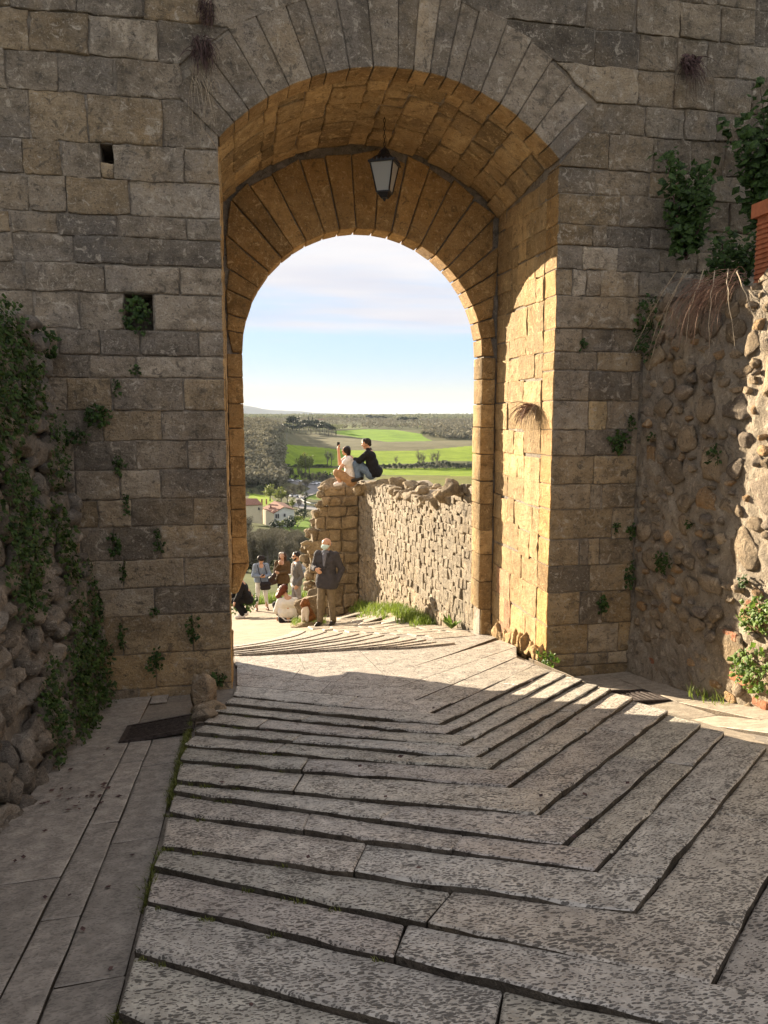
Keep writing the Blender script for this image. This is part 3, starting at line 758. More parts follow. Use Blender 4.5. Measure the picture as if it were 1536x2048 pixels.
for (y, z, l_) in ((5.9, .62, .24), (6.05, .98, .2), (5.75, 1.32, .22), (7.25, .33, .42), (5.6, .50, .2)):
    c = [(RWX-.005, y+l_/2, z-.035), (RWX-.005, y-l_/2, z-.035), (RWX-.005, y-l_/2, z+.035), (RWX-.005, y+l_/2, z+.035)]
    block('brick', quadP(c), (-1, 0, 0), .06, M_RETAIN, rw, (1.35, .72, .55), nu=3, nv=2, bev=.010, rough=.010, proud=.02, jit=.008)

# ================================================================== RUINED WALL BEYOND THE GATE
fw = tag(empty('ruined_wall', (3.1, 14, -1)), 'ruined rubble stone wall beyond the gate with a broken squared end', 'wall')
def fwx(y): return 3.26-.032*(y-10)
def ftop(y): return float(np.interp(y, [9.9, 10.6, 11.2, 12, 13, 14.5, 16.6, 18.7], [2.0, 1.92, 1.78, 1.6, 1.46, 1.47, 1.42, 1.30]))
yy = np.arange(9.97, 18.62, .25)
cv = []; 
for y in yy: cv += [(fwx(y)+.022, y, gz(3, y)-.5), (fwx(y)+.022, y, ftop(y)-.06), (fwx(y)+1.5, y, ftop(y)-.04+.12*math.sin(y*2.2)), (fwx(y)+1.5, y, -4.5)]
cf = []
for i in range(len(yy)-1):
    for k in range(3): cf.append((4*i+k, 4*i+4+k, 4*i+5+k, 4*i+1+k))
n4 = 4*(len(yy)-1); cf += [(0, 1, 2, 3), (n4+3, n4+2, n4+1, n4)]
obj('wall_core', mesh('wall_core', np.array(cv), cf, False), M_RENDER, fw)
cnt = 0; stuff = MB()
for ri in range(40):
    pass
z = -2.6
while z < 2.0:
    h = rng.uniform(.10, .17); y = 10.0
    while y < 18.55:
        ln = rng.uniform(.10, .24); y2 = min(y+ln, 18.58); ym = (y+y2)/2
        if z+h > gz(3.1, ym)-.05 and z+h*.4 < ftop(ym):
            zj = rng.uniform(-.03, .03)
            c = [(fwx(y), y+.004, z+zj+.004), (fwx(y2), y2-.004, z+zj+.004), (fwx(y2), y2-.004, z+h+zj-.004), (fwx(y), y+.004, z+h+zj-.004)]
            kw = dict(nu=2, nv=2, bev=.010, rough=.022, bulge=0, proud=rng.uniform(-.012, .016), jit=.028, freq=11, power=2)
            if cnt < 295:
                kk = rng.uniform(.82, 1.15)
                block('stone', quadP(c), (-1, -.03, 0), .09, M_RUIN, fw, (kk*1.02, kk*.97, kk*.9), **kw); cnt += 1
            else:
                _seed[0] += 1; v_, f_ = block_data(quadP(c), (-1, -.03, 0), .09, seed=_seed[0], **kw); stuff.add(v_, f_)
        y = y2
    z += h
o = stuff.build('rubble_masonry', M_RUIN, fw, smooth=True); o['kind'] = 'stuff'
# boulders of the broken top
k_ = 0
for y in np.arange(10.2, 18.4, .25):
    for lane in (0, 1, 2):
        if rng.random() < .25 and lane: continue
        x = fwx(y)+.10+lane*.42+rng.uniform(-.06, .12); r_ = rng.uniform(.07, .16)
        k_ += 1; kk = rng.uniform(.8, 1.1)
        boulder('top_stone', (x, y+rng.uniform(-.1, .1), ftop(y)-.03+rng.uniform(-.04, .05)), (r_*1.1, r_*1.2, r_*.75), M_RUIN, fw, (kk, kk*.94, kk*.84), k_)
for (p, r_) in (((905, 967), .15), ((884, 988), .12), ((795, 964), .19), ((772, 966), .22), ((745, 970), .2), ((850, 993), .11), ((720, 978), .2)):
    d = np.interp(p[0], [700, 760, 800, 850, 905, 940], [18.4, 18.0, 16.5, 13.2, 11.2, 10.4]); w_ = at_dist(p[0], p[1], d); k_ += 1
    boulder('top_stone', (w_.x, w_.y, w_.z-.05), (r_*1.2, r_*1.1, r_*.8), M_RUIN, fw, (.95, .88, .76), k_, sub=3)
# broken end: a stub of squared blocks facing the gate, ragged on its outer side
SY = 18.62
def stub_left(z): return float(np.interp(z, [-2.4, -1.6, -.9, -.35, .1, .5, .9, 1.2, 1.4], [1.75, 1.84, 1.80, 1.72, 1.86, 2.0, 2.12, 2.16, 2.3]))
cb = MB()
zz_ = np.arange(-2.6, 1.3, .3)
for za, zb in zip(zz_, zz_[1:]): cb.box(stub_left((za+zb)/2)+.12, 4.4, SY+.06, SY+.9, za, zb)
cb.build('wall_core', M_RENDER, fw)
z = -2.5
while z < 1.2:
    h = rng.uniform(.22, .34); x = 2.97
    zb = min(z+h, 1.32)
    while x > stub_left(z)+.12:
        w_ = rng.uniform(.26, .48); x2 = max(x-w_, stub_left(z)+rng.uniform(-.05, .05))
        if x2-stub_left(z) < .14: x2 = stub_left(z)+rng.uniform(-.04, .05)
        c = [(x2+.01, SY, z+.01), (x-.01, SY, z+.01), (x-.01, SY, zb-.01), (x2+.01, SY, zb-.01)]
        kk = rng.uniform(.88, 1.08)
        if z > .2 and rng.random() < .18: x = x2; continue
        block('squared_block', quadP(c), (0, -1, 0), .3, M_RUIN, fw, (kk*1.02, kk*.93, kk*.78), nu=4, nv=3, bev=.014, rough=.03, bulge=.01, proud=rng.uniform(-.04, .05), jit=.05, freq=9, power=2)
        x = x2
    for q_ in range(3):
        k_ += 1; kk = rng.uniform(.85, 1.1); r_ = rng.uniform(.08, .16)
        boulder('edge_stone', (stub_left(z+h*q_/3)+rng.uniform(-.06, .08), SY+rng.uniform(.1, .6), z+h*q_/3+.05), (r_*1.1, r_*1.1, r_*.8), M_RUIN, fw, (kk, kk*.93, kk*.8), k_)
    z += h
for q_ in range(9):
    k_ += 1; r_ = rng.uniform(.14, .24)
    boulder('top_stone', (2.2+.1*q_+rng.uniform(-.05, .05), SY+rng.uniform(.1, .5), 1.22+rng.uniform(-.06, .06)), (r_*1.2, r_, r_*.7), M_RUIN, fw, (.92, .86, .74), k_)
# ================================================================== IRONWORK, LANTERN, PLANTER
M_IRON = plain_mat('rusty_iron', (.075, .060, .054), .65, .5, 40, .6, .5, .004)
M_BLACK = plain_mat('black_paint', (.018, .018, .020), .45, .4, 30, .3, .5, .003)
M_VOID = plain_mat('drain_dark', (.012, .011, .010), .95, .3)
m, t, b_ = newmat('frosted_glass'); q = NT(t); b_.inputs['Base Color'].default_value = (.50, .50, .46, 1); b_.inputs['Roughness'].default_value = .35
b_.inputs['Transmission Weight'].default_value = .35; b_.inputs['IOR'].default_value = 1.25; M_GLASS = m
M_TERRA = plain_mat('terracotta', (.46, .16, .075), .8, .18, 14, 0, .3, .004)

def grate(label, x0, x1, y0, y1, n, along):
    g = tag(empty('drain_grate', ((x0+x1)/2, (y0+y1)/2, gz((x0+x1)/2, (y0+y1)/2))), label, 'drain grate')
    zf = lambda x, y: gz(x, y)+.014
    def bar(name, xa, xb, ya, yb, h=.03, up=0.0):
        mb = MB(); c = [(xa, ya), (xb, ya), (xb, yb), (xa, yb)]
        v = [(x, y, zf(x, y)-h+up) for x, y in c]+[(x, y, zf(x, y)+up) for x, y in c]
        mb.add(v, [(0, 3, 2, 1), (4, 5, 6, 7), (0, 1, 5, 4), (1, 2, 6, 5), (2, 3, 7, 6), (3, 0, 4, 7)]); mb.build(name, M_IRON, g)
    e = .035
    bar('frame', x0, x1, y0, y0+e); bar('frame', x0, x1, y1-e, y1); bar('frame', x0, x0+e, y0+e, y1-e); bar('frame', x1-e, x1, y0+e, y1-e)
    for k in range(n):
        f = (k+.5)/n
        if along == 'x': yc = y0+e+(y1-y0-2*e)*f; w_ = (y1-y0-2*e)/n*.25; bar('bar', x0+e, x1-e, yc-w_, yc+w_, .025, -.003)
        else: xc = x0+e+(x1-x0-2*e)*f; w_ = (x1-x0-2*e)/n*.30; bar('bar', xc-w_, xc+w_, y0+e, y1-e, .025, -.003)
    mb = MB(); c = [(x0, y0), (x1, y0), (x1, y1), (x0, y1)]; mb.add([(x, y, zf(x, y)-.034) for x, y in c], [(0, 1, 2, 3)]); mb.build('pit', M_VOID, g)
grate('dark rusty drain grate in the shade at the foot of the left wall', -.96, -.38, 6.14, 6.66, 11, 'x')
grate('iron drain grate in sunlight at the foot of the right jamb', 3.46, 4.02, 6.38, 6.88, 9, 'y')

# lantern on a chain
LX, LY, LZt = 1.735, 8.9, 5.90
lan = tag(empty('hanging_lantern', (LX, LY, LZt)), 'black four sided street lantern hanging on a chain under the vault', 'lantern')
r4 = math.pi/4+R(-26)
mb = MB()
for k in range(9):
    z = LZt+.03+k*.042; a = k % 2
    pts = [(LX+(.011*math.cos(u) if a else 0), LY+(0 if a else .011*math.cos(u)), z+.026*math.sin(u)) for u in np.linspace(0, 2*math.pi, 9)]
    mb.tube(pts, .0035, 4, False)
mb.tube([(LX, LY, LZt+.38), (LX, LY, 6.36)], .005, 5); mb.build('chain', M_BLACK, lan)
mb = MB(); mb.frustum((LX, LY), LZt-.06, LZt-.0, .085, .055, 8, 0); mb.frustum((LX, LY), LZt-.0, LZt+.035, .055, .018, 8, 0); mb.build('chimney_cap', M_BLACK, lan)
mb = MB(); mb.frustum((LX, LY), LZt-.125, LZt-.06, .205, .105, 4, r4); mb.frustum((LX, LY), LZt-.145, LZt-.125, .215, .215, 4, r4)
for k in range(4):
    for u in np.linspace(.15, .85, 5):
        a0 = r4+k*math.pi/2; a1 = a0+math.pi/2; x = (1-u)*math.cos(a0)+u*math.cos(a1); y = (1-u)*math.sin(a0)+u*math.sin(a1)
        mb.box(LX+.205*x-.008, LX+.205*x+.008, LY+.205*y-.008, LY+.205*y+.008, LZt-.125, LZt-.108)
mb.build('roof', M_BLACK, lan)
zt_, zb_ = LZt-.145, LZt-.44; rt_, rb_ = .185, .105
cor = lambda k, r, z: (LX+r*math.cos(r4+k*math.pi/2), LY+r*math.sin(r4+k*math.pi/2), z)
for k in range(4):
    MB().tube([cor(k, rt_, zt_), cor(k, rb_, zb_)], .009, 4).build('corner_bar', M_BLACK, lan)
    p = [cor(k, rt_-.004, zt_), cor(k+1, rt_-.004, zt_), cor(k+1, rb_-.004, zb_), cor(k, rb_-.004, zb_)]
    nn = (Vector(p[1])-Vector(p[0])).cross(Vector(p[2])-Vector(p[0])).normalized()*.004
    MB().add(p+[tuple(Vector(x)+nn) for x in p], [(0, 1, 2, 3), (7, 6, 5, 4), (0, 4, 5, 1), (1, 5, 6, 2), (2, 6, 7, 3), (3, 7, 4, 0)]).build('glass_pane', M_GLASS, lan)
mb = MB(); mb.frustum((LX, LY), zb_-.015, zb_, .112, .112, 4, r4); mb.frustum((LX, LY), zb_-.07, zb_-.015, .05, .095, 4, r4); mb.frustum((LX, LY), zb_-.10, zb_-.07, .008, .022, 6, 0); mb.build('base', M_BLACK, lan)
MB().frustum((LX, LY), 5.5, 5.56, .02, .02, 8, 0).build('bulb_holder', M_BLACK, lan)

# terracotta planter on the right wall
px, py, pz = 5.02, 6.05, 4.06
pl = tag(empty('terracotta_planter', (px, py, pz)), 'ribbed terracotta planter standing on top of the right wall', 'planter')
mb = MB(); mb.box(px-.44, px+.5, py-.24, py+.24, pz, pz+.62)
for k in range(13): mb.box(px-.452, px-.44, py-.235, py+.235, pz+.05+k*.042, pz+.05+k*.042+.022); mb.box(px-.44, px+.5, py-.252, py-.24, pz+.05+k*.042, pz+.05+k*.042+.022)
mb.build('trough', M_TERRA, pl)
mb = MB(); mb.box(px-.48, px+.54, py-.28, py-.20, pz+.62, pz+.74); mb.box(px-.48, px+.54, py+.20, py+.28, pz+.62, pz+.74); mb.box(px-.48, px-.40, py-.20, py+.20, pz+.62, pz+.74); mb.box(px+.46, px+.54, py-.20, py+.20, pz+.62, pz+.74); mb.build('rim', M_TERRA, pl)
MB().box(px-.40, px+.46, py-.20, py+.20, pz+.625, pz+.69).build('soil', M_JOINT, pl)

# broken stone post and small stones at the foot of the left jamb
bo = tag(empty('broken_stone_post', (-.33, 6.95, .3)), 'worn broken stone post leaning at the foot of the left jamb', 'stone post')
boulder('shaft', (-.33, 7.02, .43), (.12, .13, .23), M_WALL, bo, (.95, .85, .75), 301, 3, .22)
boulder('foot', (-.27, 6.72, .36), (.15, .16, .12), M_WALL, bo, (.9, .82, .72), 302, 3, .25)
o = boulder('loose_stone', (-.30, 6.42, .43), (.10, .09, .06), M_WALL, None, (1.0, .93, .85), 303, 3, .2); tag(o, 'small loose stone at the end of the steps below the broken post', 'stone')
M_ROCK = M_RUIN
for (px_, d_, r_, sd_, lb_) in (((622, 1212), 15.7, (.36, .34, .30), 311, 'rounded brown boulder on the sandy path left of the standing masked man'),
                          ((634, 1192), 16.1, (.2, .2, .17), 312, 'smaller boulder leaning on top of the rounded brown boulder'),):
    p = at_dist(px_[0], px_[1], d_); o = boulder('boulder', (p.x, p.y, p.z), r_, M_ROCK, None, (.72, .64, .5), sd_, 3, .25); tag(o, lb_, 'boulder')
p = at_dist(612, 1253, 15.0); o = boulder('boulder', (p.x, p.y, gz(p.x, p.y)), (.3, .2, .07), M_ROCK, None, (.72, .66, .5), 313, 3, .2); tag(o, 'low flat rock on the pavement edge in front of the brown and white dog', 'boulder')

# ================================================================== PLANTS ON THE MASONRY
M_IVY = leaf_mat('ivy_leaf', (.018, .040, .010), (.075, .135, .028))
M_GREEN = leaf_mat('fresh_leaf', (.05, .10, .015), (.17, .27, .04))
M_GRASS = leaf_mat('grass_blade', (.10, .16, .02), (.26, .34, .06))
M_MOSS = leaf_mat('moss', (.07, .085, .015), (.17, .18, .04), .15)
M_DRY = leaf_mat('dry_stalk', (.16, .085, .06), (.34, .22, .15), .1, .8)
M_DRYDK = leaf_mat('dark_dry_stalk', (.045, .026, .026), (.13, .075, .065), .1, .8)
M_STALK = leaf_mat('pale_stalk', (.34, .27, .18), (.50, .41, .29), .05, .8)
nrs = np.random.RandomState(11)
def leaves(mb, C, nrm, n, ext, size, drop=.25, flat=.6):
    """n bent leaf blades scattered in an ellipsoid patch on a wall; nrm points away from the wall"""
    nrm = np.array(nrm, float); nrm /= np.linalg.norm(nrm)
    up = np.array([0, 0, 1.]); tx = np.cross(up, nrm); tx /= np.linalg.norm(tx); tz = np.cross(nrm, tx)
    for _ in range(n):
        while True:
            a = nrs.uniform(-1, 1, 3)
            if a[0]**2+a[1]**2 < 1: break
        p = np.array(C)+tx*a[0]*ext[0]+tz*a[1]*ext[1]+nrm*(abs(a[2])*ext[2]*(1.1-.7*(a[0]**2+a[1]**2)))
        d = tx*nrs.uniform(-1, 1)+tz*nrs.uniform(-1, .7)+nrm*nrs.uniform(-.2, .7); d /= np.linalg.norm(d)
        nn = nrm*flat+up*.5+nrs.uniform(-.6, .6, 3); s_ = np.cross(nn, d); s_ /= np.linalg.norm(s_)+1e-9; nn = np.cross(d, s_)
        L = size*(nrs.uniform(.35, .8) if nrs.rand() < .5 else nrs.uniform(.7, 1.45)); w_ = L*nrs.uniform(.36, .52)
        v = [p, p+d*L*.45+s_*w_-nn*L*.06, p+d*L-nn*L*.18, p+d*L*.45-s_*w_-nn*L*.06, p+d*L*.5+nn*L*.05]
        mb.add(v, [(0, 1, 4), (1, 2, 4), (2, 3, 4), (3, 0, 4)])
def blades(mb, C, n, spread, h, w_=.006, lean=.5, dirv=(0, 0, 1), seg=3):
    for _ in range(n):
        b0 = np.array(C)+np.array([nrs.uniform(-1, 1)*spread[0], nrs.uniform(-1, 1)*spread[1], 0]); hh = h*nrs.uniform(.5, 1.2)
        az = nrs.uniform(0, 2*math.pi); l = lean*nrs.uniform(.2, 1)
        side = np.array([-math.sin(az), math.cos(az), 0]); out = np.array([math.cos(az), math.sin(az), 0]); vs = []
        for k in range(seg+1):
            u = k/seg; p = b0+np.array(dirv)*hh*u*(1-.35*l*u)+out*hh*l*u*u; ww = w_*(1-u*.9)
            vs += [p-side*ww, p+side*ww]
        mb.add(vs, [(2*k, 2*k+1, 2*k+3, 2*k+2) for k in range(seg)])
def strands(mb, C, n, length, spread, out, rad=.003, grav=1.0):
    """thin dry stalks that arch out and hang down"""
    for _ in range(n):
        p = np.array(C)+nrs.uniform(-1, 1, 3)*np.array(spread); v = np.array(out)*nrs.uniform(.5, 1.2)+nrs.uniform(-.35, .35, 3)
        L = length*nrs.uniform(.35, 1.1); st = L/7; pts = [tuple(p)]
        v = v/np.linalg.norm(v)
        for k in range(7):
            v = v+np.array([0, 0, -.28*grav])+nrs.uniform(-.16, .16, 3); v /= np.linalg.norm(v); p = p+v*st; pts.append(tuple(p))
        mb.tube(pts, [rad*(1-.8*k/7) for k in range(8)], 3, False)
def gwall(px, py, off=.02):
    r = ray(px, py); k = (GY0-off)/r.y; return r*k+Vector((0, 0, EYE))
def rwall(px, py, off=.02):
    r = ray(px, py); k = (RWX-off)/r.x; return r*k+Vector((0, 0, EYE))
GRP = 'ivy and weeds growing from the masonry'
def clump(name, label, C, nrm, n, ext, size, mat=None, cat='plant', anchor=True):
    mb = MB(); leaves(mb, C, nrm, n, ext, size)
    nv_ = np.array(nrm, float)
    if anchor:
        for k in range(6): # stems rooted in the joint
            a = np.array(C)-nv_*.03; mb.tube([tuple(a), tuple(np.array(C)+nv_*ext[2]*.4+nrs.uniform(-1, 1, 3)*np.array([ext[0], ext[0], ext[1]])*.75)], .004, 3, False)
    for k in range(5): a = np.array(C); mb.tube([tuple(a-nv_*.02), tuple(a+nv_*ext[2]*.3+np.array([ext[0] if abs(nv_[1]) > .5 else 0, ext[0] if abs(nv_[0]) > .5 else 0, ext[1]])*nrs.uniform(-.9, .9, 3))], .004, 3, False)
    o = mb.build(name, mat or M_IVY); tag(o, label, cat, GRP); return o
NG = (0, -1, 0); NR = (-1, 0, 0)
for (x, y, n, ex, ez, dp, sz, lb) in (
    (275, 628, 110, .12, .17, .05, .055, 'ivy filling the square hole left of the arch'),
    (86, 690, 150, .13, .19, .13, .055, 'dark ivy tuft on top of the boulder wall in the corner'),
    (197, 832, 90, .13, .10, .09, .05, 'spreading weed on the ashlar left of the arch below two small sprigs'),
    (232, 772, 26, .03, .09, .04, .035, 'thin sprig in the upright joint above the spreading weed'),
    (273, 738, 16, .05, .06, .03, .035, 'tiny sprig in the joint below the ivied square hole'),
    (150, 872, 60, .14, .07, .08, .045, 'weed at the edge of the boulder wall under the spreading weed'),
    (238, 930, 34, .06, .10, .05, .04, 'weed hanging in a joint at mid height on the left ashlar'),
    (231, 1088, 40, .05, .11, .05, .04, 'weed in the wide gap between two ashlars left of the arch'),
    (253, 1008, 26, .03, .10, .04, .035, 'narrow weed in an upright joint above the wide gap'),
    (318, 1080, 32, .04, .12, .04, .035, 'upright weed beside a large smooth ashlar left of the arch'),
    (247, 1140, 22, .03, .11, .04, .035, 'small weed in the joint under the wide gap'),
    (308, 1222, 20, .05, .05, .04, .035, 'little tuft under the upright weed near the ground'),
    (245, 1272, 34, .03, .13, .04, .035, 'weed in the upright joint low beside the boulder wall'),
    (385, 1258, 50, .06, .15, .05, .04, 'drooping weed in the upright joint above the stone post'),
    (310, 1322, 60, .07, .15, .06, .042, 'drooping weed low on the left ashlar above the dark grate'),
    (432, 1356, 45, .08, .06, .06, .04, 'dark weed at the foot of the left jamb behind the stone post'),
    (1236, 880, 90, .10, .12, .08, .05, 'bushy weed at eye height on the ashlar right of the arch'),
    (1262, 845, 30, .04, .10, .05, .04, 'sprig in the corner above the bushy weed right of the arch'),
    (1164, 690, 22, .04, .06, .03, .035, 'small sprig right of the arch below the shadow corner'),
    (1232, 1055, 28, .03, .08, .04, .035, 'weed in the joint of the right ashlar at waist height'),
    (1262, 1062, 34, .04, .08, .05, .04, 'weed in the inner corner right of the arch'),
    (1258, 1150, 60, .05, .17, .05, .04, 'long weed hanging down the inner corner right of the arch'),
    (1205, 1208, 48, .05, .12, .05, .04, 'weed in the gap between two blocks low on the right ashlar'),
    ):
    clump('wall_plant', lb, gwall(x, y, .01 if dp < .1 else .05), NG, n, (ex, ez, dp), sz)
for (x, y, n, ex, ez, dp, sz, mt, lb) in (
    (1300, 655, 170, .20, .34, .14, .05, None, 'ivy hanging in the corner under the dry roots on the right wall'),
    (1332, 1125, 80, .14, .11, .08, .045, None, 'round ivy tuft low on the shaded part of the right wall'),
    (1430, 910, 40, .10, .10, .06, .04, None, 'weed tuft on the right wall beside the edge of the shadow'),
    (1380, 1048, 20, .06, .04, .04, .035, None, 'tiny weed on the shaded right wall above the round tuft'),
    (1304, 872, 20, .06, .05, .04, .035, None, 'tiny weed high on the shaded right wall near the corner'),
    (1498, 1235, 60, .08, .14, .08, .045, M_GREEN, 'sunlit weed on the right wall above the lowest green bush'),
    (1516, 1340, 200, .26, .20, .18, .05, M_GREEN, 'bushy sunlit plant low on the right wall near the paving'),
    (1530, 1228, 120, .16, .16, .12, .05, M_GREEN, 'sunlit leafy plant at the edge of the right wall, upper of the two'),
    (1490, 1165, 30, .05, .06, .05, .04, None, 'little weed in a hole of the sunlit right wall'),
    ):
    clump('wall_plant', lb, rwall(x, y, .03), NR, n, (ex, ez, dp), sz, mt)
# small sunlit weed and grass at the right jamb and wall foot
p = (3.30, 7.62, gz(3.3, 7.62)); clump('wall_plant', 'small bright weed at the foot of the right jamb', (p[0], p[1], p[2]+.10), (-.5, -.8, 0), 50, (.10, .08, .08), .05, M_GREEN)
mb = MB(); blades(mb, (4.26, 6.15, gz(4.26, 6.15)), 60, (.10, .30), .16, .006, .9); o = mb.build('grass_tuft', M_GRASS); tag(o, 'grass tuft at the foot of the right wall in the sun', 'grass')
# ivy that covers the boulder wall
mb = MB(); 
spots = [(y_, z_) for y_ in np.arange(3.0, 7.8, .22) for z_ in np.arange(.15, 3.8, .22)]
for (y_, z_) in spots:
    dn = .5*vnoise(np.array([y_*.9, z_*.55, 3.3]))+.5*vnoise(np.array([y_*2.6, z_*1.5, 9.1]))+(.22 if y_ > 6.9 and z_ < 3.0 else 0)+(.16 if z_ < 1.2 else 0)-(.02)
    if z_ < gz(-1.3, y_)+.0: continue
    if dn > .15:
        n = int(16+170*min(.35, dn-.06)); yy_, z2 = y_+nrs.uniform(-.08, .08), z_+nrs.uniform(-.08, .08)
        leaves(mb, (lwx(z2, yy_)+.05, yy_, z2), (1, -.1, .1), n, (.15, .17, .09), .043)
o = mb.build('ivy', M_IVY); tag(o, kind='stuff')
# grass and moss along the left ends of the steps
mb = MB()
y_ = 1.4
while y_ < 6.5:
    dn = vnoise(np.array([y_*2.3, 4.4, 1.0]))
    if dn > -.45:
        for k in range(int(26+75*(dn+.45))):
            yy_ = y_+nrs.uniform(-.06, .06); xx = -.428+nrs.normal(0, .017)
            blades(mb, (xx, yy_, gz(xx, yy_)-.01), 1, (.004, .004), .042*nrs.uniform(.5, 1.3), .0038, .9, seg=2)
    y_ += .06
for k in range(5, len(CH)-1):           # tufts in the foot of the risers, thicker at the left ends
    (x0_, y0_), (x1_, y1_) = CH[k][0], CH[k][1]
    for q_ in range(nrs.randint(3, 8)):
        u = abs(nrs.normal(0, .22)); 
        if u > 1: continue
        x = x0_+(x1_-x0_)*u; y2_ = y0_+(y1_-y0_)*u-.015
        if nrs.rand() < .75: blades(mb, (x, y2_, zr(x, y2_, 0)), 16, (.03, .010), .022, .0032, .9, seg=2)
o = mb.build('grass', M_MOSS); tag(o, kind='stuff')
# dry leaves and twigs lying on the path
# dry stalks on the wall left of the arch
mb = MB(); C = gwall(405, 95, .02); strands(mb, C, 130, .26, (.09, .03, .10), (0, -.7, -.3), .0045, .9); o = mb.build('dry_plant', M_DRYDK); tag(o, 'clump of dark dried stalks above the left end of the arch', 'plant', 'dried plants on the gate')
mb = MB(); C = gwall(405, 150, .02); strands(mb, C, 16, .75, (.10, .02, .05), (0, -.35, -.6), .0028, 1.2); mb.build('stalk', M_STALK, o)
mb = MB(); C = gwall(412, 18, .02); strands(mb, C, 90, .20, (.06, .02, .10), (0, -.7, -.3), .0045, .9); o = mb.build('dry_plant', M_DRYDK); tag(o, 'smaller dark dried tuft at the top edge above the left end of the arch', 'plant', 'dried plants on the gate')
mb = MB(); C = gwall(1376, 125, .02); strands(mb, C, 80, .42, (.08, .03, .06), (.1, -.6, -.2), .0035, 1.0); leaves(mb, C, NG, 40, (.09, .08, .08), .06); o = mb.build('dry_plant', M_DRYDK); tag(o, 'half dried grass tuft high on the wall right of the arch', 'plant', 'dried plants on the gate')
C = (3.33, 8.35, 3.06); mb = MB(); strands(mb, C, 90, .34, (.02, .10, .03), (-.7, -.1, .15), .0042, 1.0); o = mb.build('dry_plant', M_DRY); tag(o, 'reddish dried plant on the sunlit right jamb', 'plant', 'dried plants on the gate')
mb = MB(); strands(mb, C, 50, .55, (.02, .16, .04), (-.35, -.1, -.3), .0022, 1.4); mb.build('stalk', M_STALK, o)
# bush on the right wall, roots hanging from its foot
def shrub(name, label, C, ext, n, size, nst=7, mat=None):
    rt = tag(empty(name, C), label, 'shrub', 'greenery on top of the right wall')
    st = MB(); lf = MB(); C = np.array(C)
    for k in range(nst):
        tip = C+nrs.uniform(-1, 1, 3)*np.array(ext)*np.array([.8, .8, .5])+np.array([0, 0, ext[2]*1.2]); mid = (C+tip)/2+nrs.uniform(-.1, .1, 3)
        st.tube([tuple(C), tuple(mid), tuple(tip)], [.012, .008, .003], 4, False)
        for u in np.linspace(.2, 1, 9):
            p = C*(1-u)**2+2*mid*u*(1-u)+tip*u*u
            leaves(lf, p, (-.6, -.7, .3), max(2, n//(nst*9)), (.13, .12, .12), size)
    st.build('stem', M_DRYDK, rt); lf.build('foliage', mat or M_IVY, rt); return rt
q1 = gwall(1385, 470, .35); shrub('shrub', 'olive green leafy shrub on the right wall against the gate wall', (4.62, 7.45, 4.55), (.34, .25, .62), 900, .085, 9)
shrub('shrub', 'taller dense dark shrub at the right edge above the terracotta planter', (5.35, 7.2, 4.75), (.40, .40, .85), 1500, .095, 12)
shrub('shrub', 'low dark undergrowth on the right wall behind the dry roots', (4.75, 6.9, 4.15), (.38, .5, .30), 900, .06, 9)
C = (4.40, 6.50, 4.15); mb = MB(); strands(mb, C, 150, .70, (.06, .34, .08), (-.45, .25, .05), .0032, 1.25); o = mb.build('dry_roots', M_DRY); tag(o, 'matted dry roots and grass hanging over the top of the right wall', 'plant', 'greenery on top of the right wall')
mb = MB()
for (tx, ty) in (((1254, 740)), ((1290, 770)), ((1300, 700)), ((1370, 690)), ((1470, 690)), ((1510, 640)), ((1420, 700))):
    a = np.array(rwall(1400+(tx-1350)*.45, 540, .10)); b2 = np.array(rwall(tx, ty, .22)); mid = (a+b2)/2+np.array([-.06, 0, .12])
    pts = [tuple((1-u)**2*a+2*u*(1-u)*mid+u*u*b2+nrs.uniform(-.012, .012, 3)) for u in np.linspace(0, 1, 9)]
    mb.tube(pts, [.006-.004*k/8 for k in range(9)], 4, False)
mb.build('root', M_STALK, o)
# weeds and grass along the foot of the ruined wall
mb = MB()
for k in range(170):
    y_ = nrs.uniform(10.1, 18.2); x = fwx(y_)-.05-abs(nrs.normal(0, .10))*(1.6 if y_ > 12 else 1); dn = vnoise(np.array([y_*1.2, 7.7, 2.2]))
    if dn < -.15: continue
    blades(mb, (x, y_, gz(x, y_)-.01), 26, (.11, .16), .16+.14*max(0, dn), .008, .8)
o = mb.build('grass', M_GRASS); tag(o, kind='stuff')
p = (fwx(10.9)-.12, 10.75, gz(3.1, 10.75)); mb = MB()
for k in range(26):
    az = nrs.uniform(0, 6.28); d = np.array([math.cos(az), math.sin(az), .9]); d /= np.linalg.norm(d); L = nrs.uniform(.16, .30); s_ = np.array([-math.sin(az), math.cos(az), 0])*.035
    a = np.array(p); mb.add([a, a+d*L*.5+s_, a+d*L, a+d*L*.5-s_], [(0, 1, 2, 3)])
o = mb.build('broadleaf_weed', M_GREEN); tag(o, 'bright broad leaved weed at the foot of the ruined wall by the jamb', 'plant')
mb = MB()
for k in range(60):
    p = at_dist(600+nrs.uniform(-12, 45), 1240, nrs.uniform(15.0, 16.6)); blades(mb, (p.x, p.y, gz(p.x, p.y)), 14, (.08, .08), .16, .006, .8)
for k in range(420):                          # bright bank at the far edge of the sandy path
    x = nrs.uniform(-6, 3.6); y_ = 24.2+nrs.uniform(-.1, 1.8)+.25*math.sin(x*1.7)-.25*x; blades(mb, (x, y_, gz(x, y_)-max(0, (y_-23.6)*.18)-.02), 24, (.18, .2), .42, .013, .7)
o = mb.build('grass', M_GRASS); tag(o, kind='stuff')
mb = MB(); p = at_dist(486, 1200, 21.2)
for k in range(6): leaves(mb, (p.x+nrs.uniform(-.3, .25), p.y+.2, gz(p.x, p.y)+nrs.uniform(.1, .45)), (0, -1, .2), 60, (.2, .2, .2), .07)
